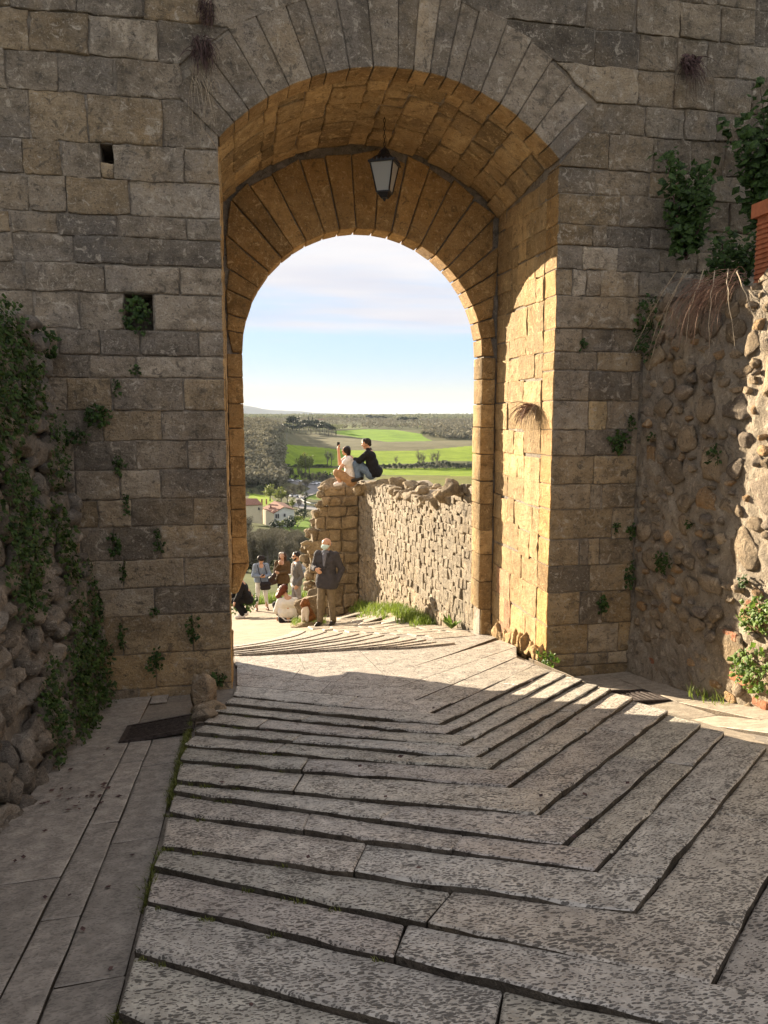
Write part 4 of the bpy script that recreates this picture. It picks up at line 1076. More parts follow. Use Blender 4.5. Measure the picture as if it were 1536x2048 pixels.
o = mb.build('low_shrub', M_IVY); tag(o, 'low dark shrub seen past the left jamb beside white sneakers', 'shrub')
# dead leaves and twigs
mb = MB()
for k in range(70):
    x = nrs.uniform(-1.25, -.5) if nrs.rand() < .6 else nrs.uniform(-.3, 3); y_ = nrs.uniform(2.2, 6.5); 
    if x < -.5 and nrs.rand() < .5: x, y_ = -1.15+nrs.uniform(-.12, .35), 4.9+nrs.uniform(-.25, .25)
    z = gz(x, y_)+(.012 if x < -.42 else .05); a = nrs.uniform(0, 6.28); L = nrs.uniform(.02, .05); d = np.array([math.cos(a), math.sin(a), .1]); s_ = np.array([-math.sin(a), math.cos(a), .15])*L*.35; c0 = np.array([x, y_, z])
    mb.add([c0, c0+d*L*.5+s_, c0+d*L, c0+d*L*.5-s_], [(0, 1, 2, 3)])
o = mb.build('dead_leaves', M_DRYDK); tag(o, kind='stuff')
# ================================================================== COUNTRYSIDE
AZD = lambda px: math.degrees(YAW)+math.degrees(math.atan((px-768)/(FPX/math.cos(PITCH))))      # picture column -> bearing
LD = np.log([20, 24, 30, 36, 60, 100, 150, 220, 317, 420, 620, 720, 900, 1100, 1300, 1600, 2000, 2700, 3500, 5000, 7000, 10000, 14000, 19000, 26000])
HZ = np.array([-3.3, -3.4, -5.0, -6.6, -11.5, -18, -26, -35, -41, -42.5, -42.6, -41.5, -31.5, -28.5, -20.5, -22, -13.5, -12, -5, 2.5, -15, -25, 10, 20, -60])
def terr(az, D):
    """height of the land at a bearing (degrees from +Y) and a distance"""
    az = np.asarray(az, float); D = np.asarray(D, float)
    h = np.interp(np.log(D), LD, HZ)
    n = fbm(np.stack([np.sin(np.radians(az))*D/260, np.cos(np.radians(az))*D/260, 0*D], -1), 31, 3)
    h = h+n*np.clip((D-300)/900, 0, 1)*np.clip(D/260, 0, 9)*.55
    left = ss((5.0-az)/3.0)
    h = h+left*ss((D-450)/250)*ss((1500-D)/500)*22              # wooded spur on the left
    h = h+ss((D-9000)/3000)*(np.clip((9.0-az)/8, -.6, 1.15)*150+35*fbm(np.stack([az*.35, 0*az, D/9000], -1), 77, 3))
    return h
def ground_at(az, D): return Vector((math.sin(R(az))*D, math.cos(R(az))*D, float(terr(az, D))))
def land(px, py, lo=24., hi=20000.):
    """the point of the land seen in a given direction"""
    az = AZD(px); r = ray(px, py); r = r/math.hypot(r.x, r.y); az = math.degrees(math.atan2(r.x, r.y))
    D = np.exp(np.linspace(math.log(lo), math.log(hi), 1500)); dz = EYE+r.z*D-terr(np.full_like(D, az), D); k = int(np.argmax(dz < 0))
    return ground_at(az, float(D[k] if dz[k] < 0 else hi)), az, float(D[k])
azs = np.concatenate([np.arange(-180, -14, 8.0), np.arange(-14, 0, .5), np.arange(0, 19, .07), np.arange(19, 34, .5), np.arange(34, 181, 8.0)]); azs[-1] = 180
Ds = np.exp(np.concatenate([np.linspace(math.log(20), math.log(400), 60), np.linspace(math.log(410), math.log(2000), 170), np.linspace(math.log(2050), math.log(26000), 50)]))
AZg, Dg = np.meshgrid(azs, Ds, indexing='ij'); Zt = terr(AZg, Dg)
# land use: fields are outlined on the land as seen from the gate
Xt, Yt = np.sin(np.radians(AZg))*Dg, np.cos(np.radians(AZg))*Dg
def to_px(X, Y, Z):
    r = X*math.cos(YAW)-Y*math.sin(YAW); f = X*math.sin(YAW)+Y*math.cos(YAW); d = Z-EYE
    fw = f*math.cos(PITCH)-d*math.sin(PITCH); up = f*math.sin(PITCH)+d*math.cos(PITCH)
    return 768+FPX*r/np.maximum(fw, 1e-3), 1024-FPX*up/np.maximum(fw, 1e-3), fw
PXt, PYt, FWt = to_px(Xt, Yt, Zt)
def inpoly(x, y, poly):
    ins = np.zeros(x.shape, bool); n = len(poly)
    for i in range(n):
        (x1, y1), (x2, y2) = poly[i], poly[(i+1) % n]
        c = ((y1 > y) != (y2 > y)) & (x < (x2-x1)*(y-y1)/((y2-y1) if y2 != y1 else 1e-9)+x1); ins ^= c
    return ins
colr = np.zeros(Xt.shape+(3,)); colr[:] = (.115, .115, .06)
colr[Dg > 1400] = (.11, .115, .06); colr[Dg > 8000] = (.065, .08, .095)  # farthest land tinted dark blue: distance haze put into its colour
colr[Dg < 330] = (.085, .095, .040); colr[Dg < 45] = (.17, .16, .07)
FIELD = (.205, .285, .028)
for poly, c in (
    ([(500, 985), (494, 985), (540, 993), (548, 1004), (545, 1012), (494, 1006)], FIELD),
    ([(564, 888), (614, 890), (674, 899), (760, 902), (826, 902), (1000, 884), (1000, 924), (886, 921), (824, 927), (761, 930), (630, 933), (573, 936)], FIELD),
    ([(545, 937), (655, 936), (700, 938), (1000, 934), (1000, 953), (800, 950), (660, 950), (600, 960), (555, 950)], FIELD),
    ([(669, 862), (736, 858), (792, 860), (844, 868), (846, 873), (872, 885), (792, 886), (724, 877), (705, 873), (674, 868)], (.165, .27, .03)),
    ([(564, 866), (672, 868), (705, 876), (760, 884), (960, 880), (960, 890), (826, 902), (760, 901), (674, 898), (564, 888)], (.155, .145, .085)),
    ([(792, 849), (852, 850), (850, 854), (795, 853)], FIELD), ([(640, 851), (725, 850), (725, 857), (640, 858)], (.14, .16, .06)),
    ([(760, 952), (1000, 952), (1000, 1000), (700, 1000)], (.165, .165, .05)),
    ([(560, 1040), (660, 1030), (660, 1120), (600, 1100), (570, 1070)], (.13, .21, .03)),
    ([(600, 985), (680, 978), (680, 1002), (612, 998)], (.15, .21, .04)),
    ):
    colr[inpoly(PXt, PYt, poly) & (FWt > 20)] = c
v = np.stack([Xt, Yt, Zt], -1).reshape(-1, 3); a, b = Xt.shape; i = np.arange(a*b).reshape(a, b)
f = np.stack([i[:-1, :-1], i[:-1, 1:], i[1:, 1:], i[1:, :-1]], -1).reshape(-1, 4).tolist()
me = mesh('countryside', v, f); ca = me.color_attributes.new('landuse_haze', 'FLOAT_COLOR', 'POINT')
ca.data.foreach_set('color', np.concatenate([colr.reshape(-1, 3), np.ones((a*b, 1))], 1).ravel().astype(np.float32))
m, t, b_ = newmat('land'); q = NT(t); at_ = q.n('ShaderNodeAttribute', attribute_name='landuse_haze'); P_ = q.n('ShaderNodeNewGeometry').outputs['Position']
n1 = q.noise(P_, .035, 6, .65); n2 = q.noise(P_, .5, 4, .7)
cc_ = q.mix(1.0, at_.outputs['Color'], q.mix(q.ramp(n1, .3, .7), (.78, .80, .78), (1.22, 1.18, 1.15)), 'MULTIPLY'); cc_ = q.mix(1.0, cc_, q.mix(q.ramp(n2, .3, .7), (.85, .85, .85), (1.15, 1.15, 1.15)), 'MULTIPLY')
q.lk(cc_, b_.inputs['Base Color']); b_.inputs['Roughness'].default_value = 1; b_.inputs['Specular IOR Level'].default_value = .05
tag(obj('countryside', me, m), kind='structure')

# ------------------------------------------------------------ roads
M_ROAD = plain_mat('road_asphalt', (.20, .19, .18), .8, .15, .2); M_WHITE = plain_mat('white_paint', (.75, .75, .73), .5, .05, 5)
M_STEEL = plain_mat('galvanised_rail', (.42, .43, .44), .45, .1, 5, .6)
def road(name, pts, w_, lift=.3):
    P_ = [land(*p)[0] for p in pts]; vs = []
    fine = []
    for a_, b2 in zip(P_, P_[1:]): fine += [a_.lerp(b2, u) for u in np.linspace(0, 1, 8, endpoint=False)]
    fine.append(P_[-1])
    for k, p in enumerate(fine):
        d = (fine[min(k+1, len(fine)-1)]-fine[max(k-1, 0)]); d.z = 0; d.normalize(); s_ = Vector((-d.y, d.x, 0))*w_/2
        az = math.degrees(math.atan2(p.x, p.y)); z = float(terr(az, math.hypot(p.x, p.y)))+lift
        vs += [(p.x+s_.x, p.y+s_.y, z), (p.x-s_.x, p.y-s_.y, z)]
    o = obj(name, mesh(name, np.array(vs), [(2*k, 2*k+1, 2*k+3, 2*k+2) for k in range(len(fine)-1)]), M_ROAD); tag(o, kind='structure'); return fine
hw = road('highway', [(440, 944), (494, 951), (536, 958), (579, 964), (620, 970), (660, 975), (720, 982)], 13)
sr = road('side_road', [(623, 973), (634, 979), (617, 989), (600, 995), (590, 1003), (596, 1012), (620, 1018), (660, 1022)], 8, .4)
nr = None
def rail(pts, h, label, cat='guard rail', mat=None):
    rt = tag(empty('guard_rail', pts[0]), label, cat)
    for k in range(len(pts)-1): pass
    mb = MB(); up = Vector((0, 0, h)); mb2 = [p+up for p in pts]
    for k in range(len(pts)-1):
        a_, b2 = mb2[k], mb2[k+1]; d = Vector((0, 0, -.32*max(1, h/.7)*.8)); mb.add([a_, b2, b2+d, a_+d], [(0, 1, 2, 3)]); n_ = (b2-a_).cross(d).normalized()*.06; mb.add([a_+n_, b2+n_, b2+d+n_, a_+d+n_], [(0, 1, 2, 3)])
    mb.build('rail', mat or M_STEEL, rt)
    for p in pts[::2]: MB().box(p.x-.06, p.x+.06, p.y-.06, p.y+.06, p.z-.3, p.z+h).build('post', mat or M_STEEL, rt)
p_ = [land(x, y)[0] for x, y in ((598, 996), (602, 1003), (610, 1008), (622, 1011), (640, 1013))]; rail(p_, 1.4, 'pale curved guard rail along the outside of the bend of the side road')
p_ = [at_dist(x, y, 108) for x, y in ((556, 1148), (575, 1144), (595, 1141), (612, 1139), (628, 1137), (650, 1134))]; 
mbs = MB(); 
vs = []
for p in p_:
    az = math.atan2(p.x, p.y); o_ = Vector((math.sin(az), math.cos(az), 0)); vs += [tuple(p-o_*2+Vector((0, 0, -1.0))), tuple(p+o_*9+Vector((0, 0, -.9)))]
o = obj('lower_road', mesh('lower_road', np.array(vs), [(2*k, 2*k+2, 2*k+3, 2*k+1) for k in range(len(p_)-1)]), M_ROAD); tag(o, kind='structure')
rail(p_, .1, 'grey guard rail along the road below the town wall')
p = at_dist(611, 1124, 112); MB().box(p.x-.10, p.x+.10, p.y-.06, p.y+.06, p.z-1.8, p.z+.45).build('marker_post', M_WHITE); tag(bpy.data.objects['marker_post'], 'white marker post standing beside the road below the wall', 'post')

# ------------------------------------------------------------ small cars on the far roads
M_GLASSD = plain_mat('car_glass', (.03, .035, .04), .15, .1); M_TYRE = plain_mat('tyre', (.02, .02, .02), .8); M_CARW = plain_mat('car_paint', (.78, .78, .78), .3, .03, 2, 0, .5, 0, True)
def make_car():
    c = empty('car')
    mb = MB(); prof = [(-2.1, .35), (-2.15, .75), (-1.9, .92), (-1.1, .98), (.9, .98), (2.0, .85), (2.15, .6), (2.1, .35)]
    n = len(prof); vs = [(x, sy, z) for sy in (-.85, .85) for x, z in prof]; mb.add(vs, [tuple(range(n)), tuple(range(2*n-1, n-1, -1))]+[(k, n+k, n+(k+1) % n, (k+1) % n) for k in range(n)]); mb.build('body', M_CARW, c, False)
    cab = [(-1.7, .97), (-1.15, 1.42), (.25, 1.45), (1.0, .97)]
    mb = MB(); vs = [(x, sy*(.78 if z < 1 else .62), z) for sy in (-1, 1) for x, z in cab]; mb.add(vs, [(0, 1, 2, 3), (7, 6, 5, 4), (0, 4, 5, 1), (2, 6, 7, 3)]); mb.build('windows', M_GLASSD, c, False)
    mb = MB(); mb.box(-1.15, .25, -.60, .60, 1.425, 1.47); mb.build('roof', M_CARW, c, False)
    for x in (-1.3, 1.35):
        for y in (-.82, .82): MB().tube([(x, y-.1, .32), (x, y+.1, .32)], .33, 10).build('wheel', M_TYRE, c, False)
    return c
def copy_tree(o, parent=None):
    c = o.copy(); COL.objects.link(c)
    if parent: c.parent = parent
    for ch in list(o.children): copy_tree(ch, c)
    return c
car0 = None
for (px_, py_, yaw_, cl) in ((497, 952, 0, .95), (509, 954, 0, 1), (526, 956, 0, .9), (580, 964, 0, 1), (597, 966, 0, 1), (628, 971, 0, .95), (634, 969, 0, 1), (649, 973, 0, .9), (588, 996, 1.1, .7)):
    p, az, D = land(px_, py_)
    c = make_car() if car0 is None else copy_tree(car0)
    if car0 is None: car0 = c
    d = hw[-4]-hw[4]; c.location = p+Vector((0, 0, .45)); c.rotation_euler = (0, 0, math.atan2(d.y, d.x)+yaw_); c.scale = (1.25, 1.25, 1.25)
    tag(c, 'tiny pale car on the road in the valley', 'car', 'cars on the far road')

# ------------------------------------------------------------ farmhouse
M_PLASTER = plain_mat('cream_plaster', (.66, .58, .42), .9, .06, .6); M_PLASTW = plain_mat('white_plaster', (.70, .68, .64), .9, .05, .6); M_TILE = plain_mat('roof_tiles', (.30, .155, .105), .9, .3, 2.5); M_SHUT = plain_mat('dark_shutter', (.07, .065, .07), .8)
hp, haz, hD = land(565, 1052)
hb = at_dist(551, 1056, 300); sc_ = 300/FPX            # metres per picture pixel at the house
fh = tag(empty('farmhouse', hb), 'cream and white farmhouse with red tiled gable roofs among trees in the valley', 'house')
e1 = Vector((math.cos(YAW), -math.sin(YAW), 0)); e2 = Vector((math.sin(YAW), math.cos(YAW), 0))
def hpnt(x, y, d): return hb+e1*((x-551)*sc_)+e2*d+Vector((0, 0, (1056-y)*sc_))
def quad(name, pts, mat, par, th=.25):
    pts = [Vector(p) for p in pts]; n = (pts[1]-pts[0]).cross(pts[2]-pts[0]).normalized()*th; k = len(pts)
    mb = MB(); mb.add(pts+[p+n for p in pts], [tuple(range(k)), tuple(range(2*k-1, k-1, -1))]+[(i, i+k, (i+1) % k+k, (i+1) % k) for i in range(k)]); return mb.build(name, mat, par)
# white gabled wing turned half towards the viewer, cream range behind it to the left
quad('gable_wall', [hpnt(549, 1056, 0), hpnt(549, 1026, 0), hpnt(568, 1016, 1.5), hpnt(587, 1022, 3), hpnt(587, 1056, 3)], M_PLASTW, fh)
quad('side_wall', [hpnt(549, 1056, .3), hpnt(549, 1027, .3), hpnt(520, 1024, 9), hpnt(520, 1054, 9)], M_PLASTER, fh)
quad('roof', [hpnt(548, 1027, -.4), hpnt(568, 1015, 1.0), hpnt(542, 1009, 11), hpnt(519, 1022, 9)], M_TILE, fh)
quad('roof', [hpnt(568, 1015, 1.0), hpnt(588, 1021, 2.6), hpnt(560, 1014, 13), hpnt(542, 1009, 11)], M_TILE, fh)
quad('side_wall', [hpnt(520, 1053, 8), hpnt(520, 1014, 8), hpnt(484, 1016, 10), hpnt(484, 1052, 10)], M_PLASTER, fh)
quad('roof', [hpnt(521, 1014, 7.3), hpnt(505, 1004, 12), hpnt(480, 1005, 14), hpnt(482, 1017, 9.5)], M_TILE, fh)
for (x, y, w_, h, d) in ((553, 1032, 3, 8, -.05), (557, 1032, 2.6, 9, .2), (569, 1031, 3.6, 6, 1.1), (567, 1045, 3, 7, 1.1), (572, 1045, 3, 7, 1.4), (557, 1046, 7, 8, .2)):
    w = quad('window', [hpnt(x-w_/2, y+h/2, d-.12), hpnt(x-w_/2, y-h/2, d-.12), hpnt(x+w_/2, y-h/2, d-.12+.08*w_/2), hpnt(x+w_/2, y+h/2, d-.12+.08*w_/2)], M_SHUT, fh, .15)
for (x, y, w_, h, d) in ((533, 1031, 3, 9, 5.0), (541, 1032, 3, 7, 2.6), (510.5, 1022, 6, 5, 8.3)):
    quad('window', [hpnt(x-w_/2, y+h/2, d-.25+.3*w_/2), hpnt(x-w_/2, y-h/2, d-.25+.3*w_/2), hpnt(x+w_/2, y-h/2, d-.25-.3*w_/2), hpnt(x+w_/2, y+h/2, d-.25-.3*w_/2)], M_SHUT, fh, .15)
for (x, y, d) in ((538, 1019, 5.5), (517, 1008, 9.5), (525, 1009, 11)):
    p = hpnt(x, y, d); MB().box(p.x-.3, p.x+.3, p.y-.3, p.y+.3, p.z-1.2, p.z+1.0).build('chimney', M_TILE, fh)

# ------------------------------------------------------------ trees
M_BARK = plain_mat('bark', (.19, .17, .145), .9, .3, 3); M_TWIG = leaf_mat('bare_twigs', (.07, .068, .045), (.21, .19, .135), .1, .9)
M_SPRING = leaf_mat('spring_leaves', (.12, .15, .03), (.27, .30, .07)); M_OLIVE = leaf_mat('olive_leaves', (.07, .085, .04), (.15, .16, .08)); M_PINE = leaf_mat('pine_needles', (.016, .026, .012), (.045, .06, .026), .15)
trs = np.random.RandomState(5)
def tufts(mb, C, n, size, rad):
    for _ in range(n):
        d = trs.normal(0, 1, 3); d /= np.linalg.norm(d); p = np.array(C)+d*rad*trs.uniform(.3, 1)**.6
        a1 = trs.normal(0, 1, 3); a1 /= np.linalg.norm(a1); a2 = np.cross(a1, d); a2 /= np.linalg.norm(a2)+1e-9; s_ = size*trs.uniform(.5, 1.2)
        mb.add([p-a1*s_-a2*s_*.5, p+a1*s_*.9-a2*s_*.4, p+a1*s_*.5+a2*s_*.6, p-a1*s_*.7+a2*s_*.7], [(0, 1, 2, 3)])
def tree_mesh(kind):
    """unit-height tree: trunk+limbs mesh and crown mesh"""
    tr = MB(); cr = MB(); tips = []
    if kind == 'pine':
        tr.tube([(0, 0, 0), (.02, 0, .35), (0, .01, .72)], [.03, .022, .012], 6)
        for k in range(14):
            a = trs.uniform(0, 6.28); r = trs.uniform(.05, .34); c = (r*math.cos(a), r*math.sin(a), .76+trs.uniform(-.06, .16)*(1-r)); tr.tube([(0, 0, .6), c], [.012, .004], 4, False); tufts(cr, c, 26, .055, .13)
    elif kind == 'cypress':
        tr.tube([(0, 0, 0), (0, 0, .9)], [.02, .004], 5)
        for z in np.linspace(.08, .97, 26): tufts(cr, (0, 0, z), 14, .04, .075*math.sin(math.pi*min(1, (z*.9+.12)))+.012)
    elif kind == 'bush':
        for k in range(6): a = trs.uniform(0, 6.28); tr.tube([(0, 0, 0), (.25*math.cos(a), .25*math.sin(a), .5)], [.02, .006], 4, False)
        for k in range(12): a = trs.uniform(0, 6.28); r = trs.uniform(0, .4); tufts(cr, (r*math.cos(a), r*math.sin(a), .45+trs.uniform(-.3, .3)*(1-r)), 22, .06, .20)
    else:
        lv = kind == 'leafy'
        tr.tube([(0, 0, 0), (.01, .01, .25), (.0, .02, .5), (.02, 0, .75)], [.028, .02, .014, .005], 6)
        for k in range(20 if not lv else 14):
            a = trs.uniform(0, 6.28); z0 = trs.uniform(.18, .62); L = trs.uniform(.2, .42)*(1.1-z0*.6); el = trs.uniform(.5, 1.15)
            p0 = np.array([0, .01, z0]); p1 = p0+L*.55*np.array([math.cos(a)*math.cos(el), math.sin(a)*math.cos(el), math.sin(el)*.9]); p2 = p1+L*.55*np.array([math.cos(a)*math.cos(el+.25), math.sin(a)*math.cos(el+.25), math.sin(el+.25)])
            tr.tube([tuple(p0), tuple(p1), tuple(p2)], [.010, .006, .002], 4, False); tips += [p1, p2, (p1+p2)/2]
            for j in range(4 if kind != 'sparse' else 2):
                b0 = p0+(p2-p0)*trs.uniform(.3, .95); d = trs.normal(0, 1, 3); d[2] = abs(d[2])+.6; d /= np.linalg.norm(d); b1 = b0+d*trs.uniform(.06, .16); tr.tube([tuple(b0), tuple(b1)], [.0035, .001], 3, False); tips.append(b1)
        for p in tips:
            if lv: tufts(cr, p, 9, .030, .075)
            else:
                for _ in range(9 if kind != 'sparse' else 4):
                    d = trs.normal(0, 1, 3); d[2] += .8; d /= np.linalg.norm(d); b0 = np.array(p)+trs.normal(0, .025, 3); b1 = b0+d*trs.uniform(.05, .11); s_ = np.cross(d, trs.normal(0, 1, 3)); s_ /= np.linalg.norm(s_); cr.add([b0-s_*.0045, b0+s_*.0045, b1], [(0, 1, 2)])
    return mesh('trunk', tr.v, tr.f), mesh('crown', cr.v, cr.f)
PROTO = {k: [tree_mesh(k) for _ in range(3 if k in ('bare', 'leafy', 'bush') else 2)] for k in ('bare', 'sparse', 'leafy', 'pine', 'cypress', 'bush')}
CM = {'bare': M_TWIG, 'sparse': M_TWIG, 'leafy': M_SPRING, 'pine': M_PINE, 'cypress': M_PINE, 'bush': M_OLIVE}
for k_k, l_ in PROTO.items():
    for tm_, cm_ in l_: tm_.materials.append(M_BARK); cm_.materials.append(CM[k_k])
BUSH2 = [(tm_, cm_.copy()) for tm_, cm_ in PROTO['bush']]
for tm_, cm_ in BUSH2: cm_.materials.clear(); cm_.materials.append(M_SPRING)
PROTO['green_bush'] = BUSH2
BUSH3 = [(tm_, cm_.copy()) for tm_, cm_ in PROTO['bush']]
for tm_, cm_ in BUSH3: cm_.materials.clear(); cm_.materials.append(M_PINE)
PROTO['dark_bush'] = BUSH3
def tree(name, kind, p, h, label, group, wide=1.0, cat='tree'):
    t_ = empty(name, p, trs.uniform(0, 6.28)); t_.scale = (h*wide, h*wide, h); tag(t_, label, cat, group)
    tm_, cm_ = PROTO[kind][trs.randint(len(PROTO[kind]))]
    obj('trunk' if 'bush' not in kind else 'stem', tm_, None, t_, False); obj('crown', cm_, None, t_, False); return t_
def px_h(px, D): return px*D/FPX
# bare trees on the slope below the farmhouse
for k in range(190):
    x = trs.uniform(480, 600) if k < 90 else trs.uniform(130, 485); D = trs.uniform(120, 275); 
    if x > 560 and D > 200: continue
    az = AZD(x); p = ground_at(az, D); top = EYE-(p.z+0)
    h = trs.uniform(5.5, 9.5)*(D/200)**.25
    pz = 1024-FPX*math.tan(math.atan2(p.z+h-EYE, D)+PITCH)
    if pz < 1050 and x > 494: h = max(3, h-(1052-pz)*D/FPX)
    if h < 3.2: continue
    tree('bare_tree', 'bare', p, h, 'grey leafless tree in the thicket below the farmhouse', 'bare trees below the farmhouse', trs.uniform(.9, 1.3))
for k in range(64):
    x = trs.uniform(480, 640) if k < 34 else trs.uniform(150, 485); D = trs.uniform(118, 190); p = ground_at(AZD(x), D)
    tree('bush', 'dark_bush' if k % 3 else 'bush', p, trs.uniform(2.0, 3.6), 'dark evergreen undergrowth at the bottom of the thicket', 'undergrowth below the farmhouse', 1.2, 'bush')
for (x, D, h, kd, lb) in ((560, 292, 4, 'green_bush', 'pale flowering bush in front of the farmhouse'), (592, 300, 5, 'green_bush', 'yellow green bush at the corner of the farmhouse'), (579, 284, 6.5, 'dark_bush', 'dark bush against the gable of the farmhouse'), (544, 286, 5, 'dark_bush', 'dark bush below the cream wing of the farmhouse'),
                      (597, 330, 5.5, 'dark_bush', 'dark clipped hedge behind the farmhouse'), (604, 325, 4.5, 'dark_bush', 'dark evergreen hedge end to the right of the farmhouse'), (627, 250, 8, 'bare', 'brown spreading bush beside the ruined wall end'), (640, 240, 7, 'bare', 'leafless shrub behind the ruined wall end'), (608, 345, 9, 'cypress', 'slim cypress behind the farmhouse by the road bend')):
    tree('bush' if 'bush' in kd else ('cypress' if kd == 'cypress' else 'shrub_tree'), kd, ground_at(AZD(x), D), h, lb, 'trees around the farmhouse', 1.25 if 'bush' in kd or kd == 'bare' else .8, 'tree' if kd in ('bare', 'cypress') else 'bush')
# round fresh trees between house and highway
for (x, py_, hp_, kd, lb) in ((540, 1003, 36, 'leafy', 'round yellow green tree left in the valley before the highway'), (562, 1008, 36, 'leafy', 'yellow green tree right of the round one in the valley'), (575, 1006, 30, 'bare', 'brown bare tree between the fresh green valley trees'), (586, 1000, 34, 'bare', 'bare tree near the road bend in the valley'), (603, 990, 30, 'bare', 'bare tree at the inside of the road bend'), (612, 982, 26, 'bare', 'bare tree where the side road leaves the highway'),
                              (548, 975, 20, 'leafy', 'olive green tree standing in front of the highway'), (502, 990, 14, 'dark_bush', 'dark hedge bush at the left field'), (520, 985, 16, 'bush', 'bush row end near the left field'), (598, 1020, 26, 'bare', 'bare tree below the road bend'), (585, 1018, 24, 'leafy', 'soft green tree below the road bend'), (556, 1015, 18, 'leafy', 'green tree behind the farmhouse roof')):
    p, az, D = land(x, py_); tree('valley_tree', kd, p, px_h(hp_, D), lb, 'trees in the valley', 1.5 if kd == 'leafy' else 1.25)
for k in range(26):
    x = trs.uniform(484, 615); py_ = trs.uniform(972, 990)+(x > 560)*8; p, az, D = land(x, py_); tree('hedge_bush', ['bush', 'dark_bush', 'bare'][k % 3], p, px_h(trs.uniform(8, 15), D), 'scrubby bush in the hedge before the highway', 'hedge before the highway', 1.3, 'bush')
# line of bare trees beyond the highway, poplars
for k in range(46):
    x = 490+k*3.7+trs.uniform(-1.5, 1.5); p, az, D = land(x, 950+(x-490)*.10+trs.uniform(-4, 3)); tree('roadside_tree', 'bare' if k % 4 else 'dark_bush', p, px_h(trs.uniform(15, 27), D), 'bare roadside tree in the row beyond the highway', 'row of trees beyond the highway', trs.uniform(.7, 1.0))
for (x, py_, hp_) in ((604, 950, 42), (611, 952, 50), (619, 951, 44)): p, az, D = land(x, py_); tree('willow', 'leafy', p, px_h(hp_, D), 'tall yellow green willow of the group left of the seated men', 'yellow green willows', 1.0)
for (x, py_, hp_) in ((655, 930, 34), (663, 930, 28), (838, 932, 36), (846, 932, 30), (866, 932, 30), (874, 932, 34), (792, 931, 22)): p, az, D = land(x, py_); tree('bare_poplar', 'sparse', p, px_h(hp_, D), 'tall bare tree standing at the edge of the green field', 'bare trees at the field edge', 1.15)
for k in range(64):
    x = 756+k*3.4+trs.uniform(-2, 2); p, az, D = land(x, 937+trs.uniform(-2, 2)); tree('hedgerow_bush', 'dark_bush' if k % 3 else 'bare', p, px_h(trs.uniform(9, 19 if x > 840 else 12), D), 'dark bush of the hedgerow across the green fields', 'hedgerow across the fields', 1.2, 'bush')
for k in range(26):
    x = 572+k*3.6; p, az, D = land(x, 936); tree('hedgerow_bush', 'dark_bush' if k % 2 else 'bush', p, px_h(trs.uniform(5, 10), D), 'low bush along the lower edge of the green field', 'low hedge left of the seated men', 1.5, 'bush')
# umbrella pines and cypresses on the hill
for (x, py_, hp_, kd) in ((604, 866, 12, 'pine'), (612, 868, 14, 'pine'), (622, 868, 15, 'pine'), (632, 868, 13, 'pine'), (640, 870, 14, 'pine'), (650, 870, 16, 'pine'), (657, 872, 15, 'pine'), (664, 872, 12, 'pine'), (580, 860, 14, 'pine'), (586, 862, 20, 'pine'), (593, 862, 14, 'pine'), (575, 864, 11, 'pine'), (599, 860, 10, 'pine'), (608, 860, 13, 'pine'), (617, 861, 14, 'pine'), (627, 860, 12, 'pine'), (636, 862, 14, 'pine'), (645, 864, 14, 'pine'), (653, 866, 13, 'pine'), (569, 866, 12, 'pine'), (582, 868, 12, 'pine'), (590, 869, 11, 'pine'), (598, 868, 12, 'pine')):
    p, az, D = land(x, py_); tree('umbrella_pine', kd, p, px_h(hp_*1.55, D), 'dark umbrella pine on the ridge above the brown field', 'dark pines on the ridge', 1.1)
for (x, py_, hp_) in ((617, 852, 14), (625, 852, 13), (584, 854, 15), (672, 872, 9)): p, az, D = land(x, py_); tree('cypress', 'cypress', p, px_h(hp_*1.4, D), 'dark cypress among the pines on the ridge', 'dark pines on the ridge', 1.1)
for k in range(16): 
    x = 782+trs.uniform(0, 48) if k > 5 else 738+k*6; p, az, D = land(x, 846 if k > 5 else 842); tree('umbrella_pine', 'pine', p, px_h(trs.uniform(9, 13), D), 'dark pine in the clump on the far crest', 'dark pines on the far crest', 1.6)
for (x, py_, hp_) in ((670, 858, 11),): p, az, D = land(x, py_); tree('round_tree', 'leafy', p, px_h(hp_, D), 'small round bright tree at the left corner of the upper field', 'round tree', 1.4)
# farm buildings on the ridge
for k, (x, py_, w_) in enumerate(((643, 845, 5),)):
    p, az, D = land(x, py_); s_ = px_h(1, D); fb = tag(empty('ridge_house', p), 'small pale house on the wooded ridge among pines', 'house')
    MB().box(p.x-w_*s_, p.x+w_*s_, p.y-4, p.y+4, p.z-2, p.z+5*s_).build('wall', M_PLASTER, fb); MB().add([(p.x-w_*s_-1, p.y-5, p.z+5*s_), (p.x+w_*s_+1, p.y-5, p.z+5*s_), (p.x+w_*s_+1, p.y, p.z+7*s_), (p.x-w_*s_-1, p.y, p.z+7*s_), (p.x+w_*s_+1, p.y+5, p.z+5*s_), (p.x-w_*s_-1, p.y+5, p.z+5*s_)], [(0, 1, 2, 3), (3, 2, 4, 5)]).build('roof', M_TILE, fb)
p, az, D = land(574, 890); MB().tube([p, p+Vector((0, 0, px_h(24, D)))], .22, 5).build('power_pole', M_ROAD); tag(bpy.data.objects['power_pole'], 'thin pale pole at the left edge of the green field', 'pole')
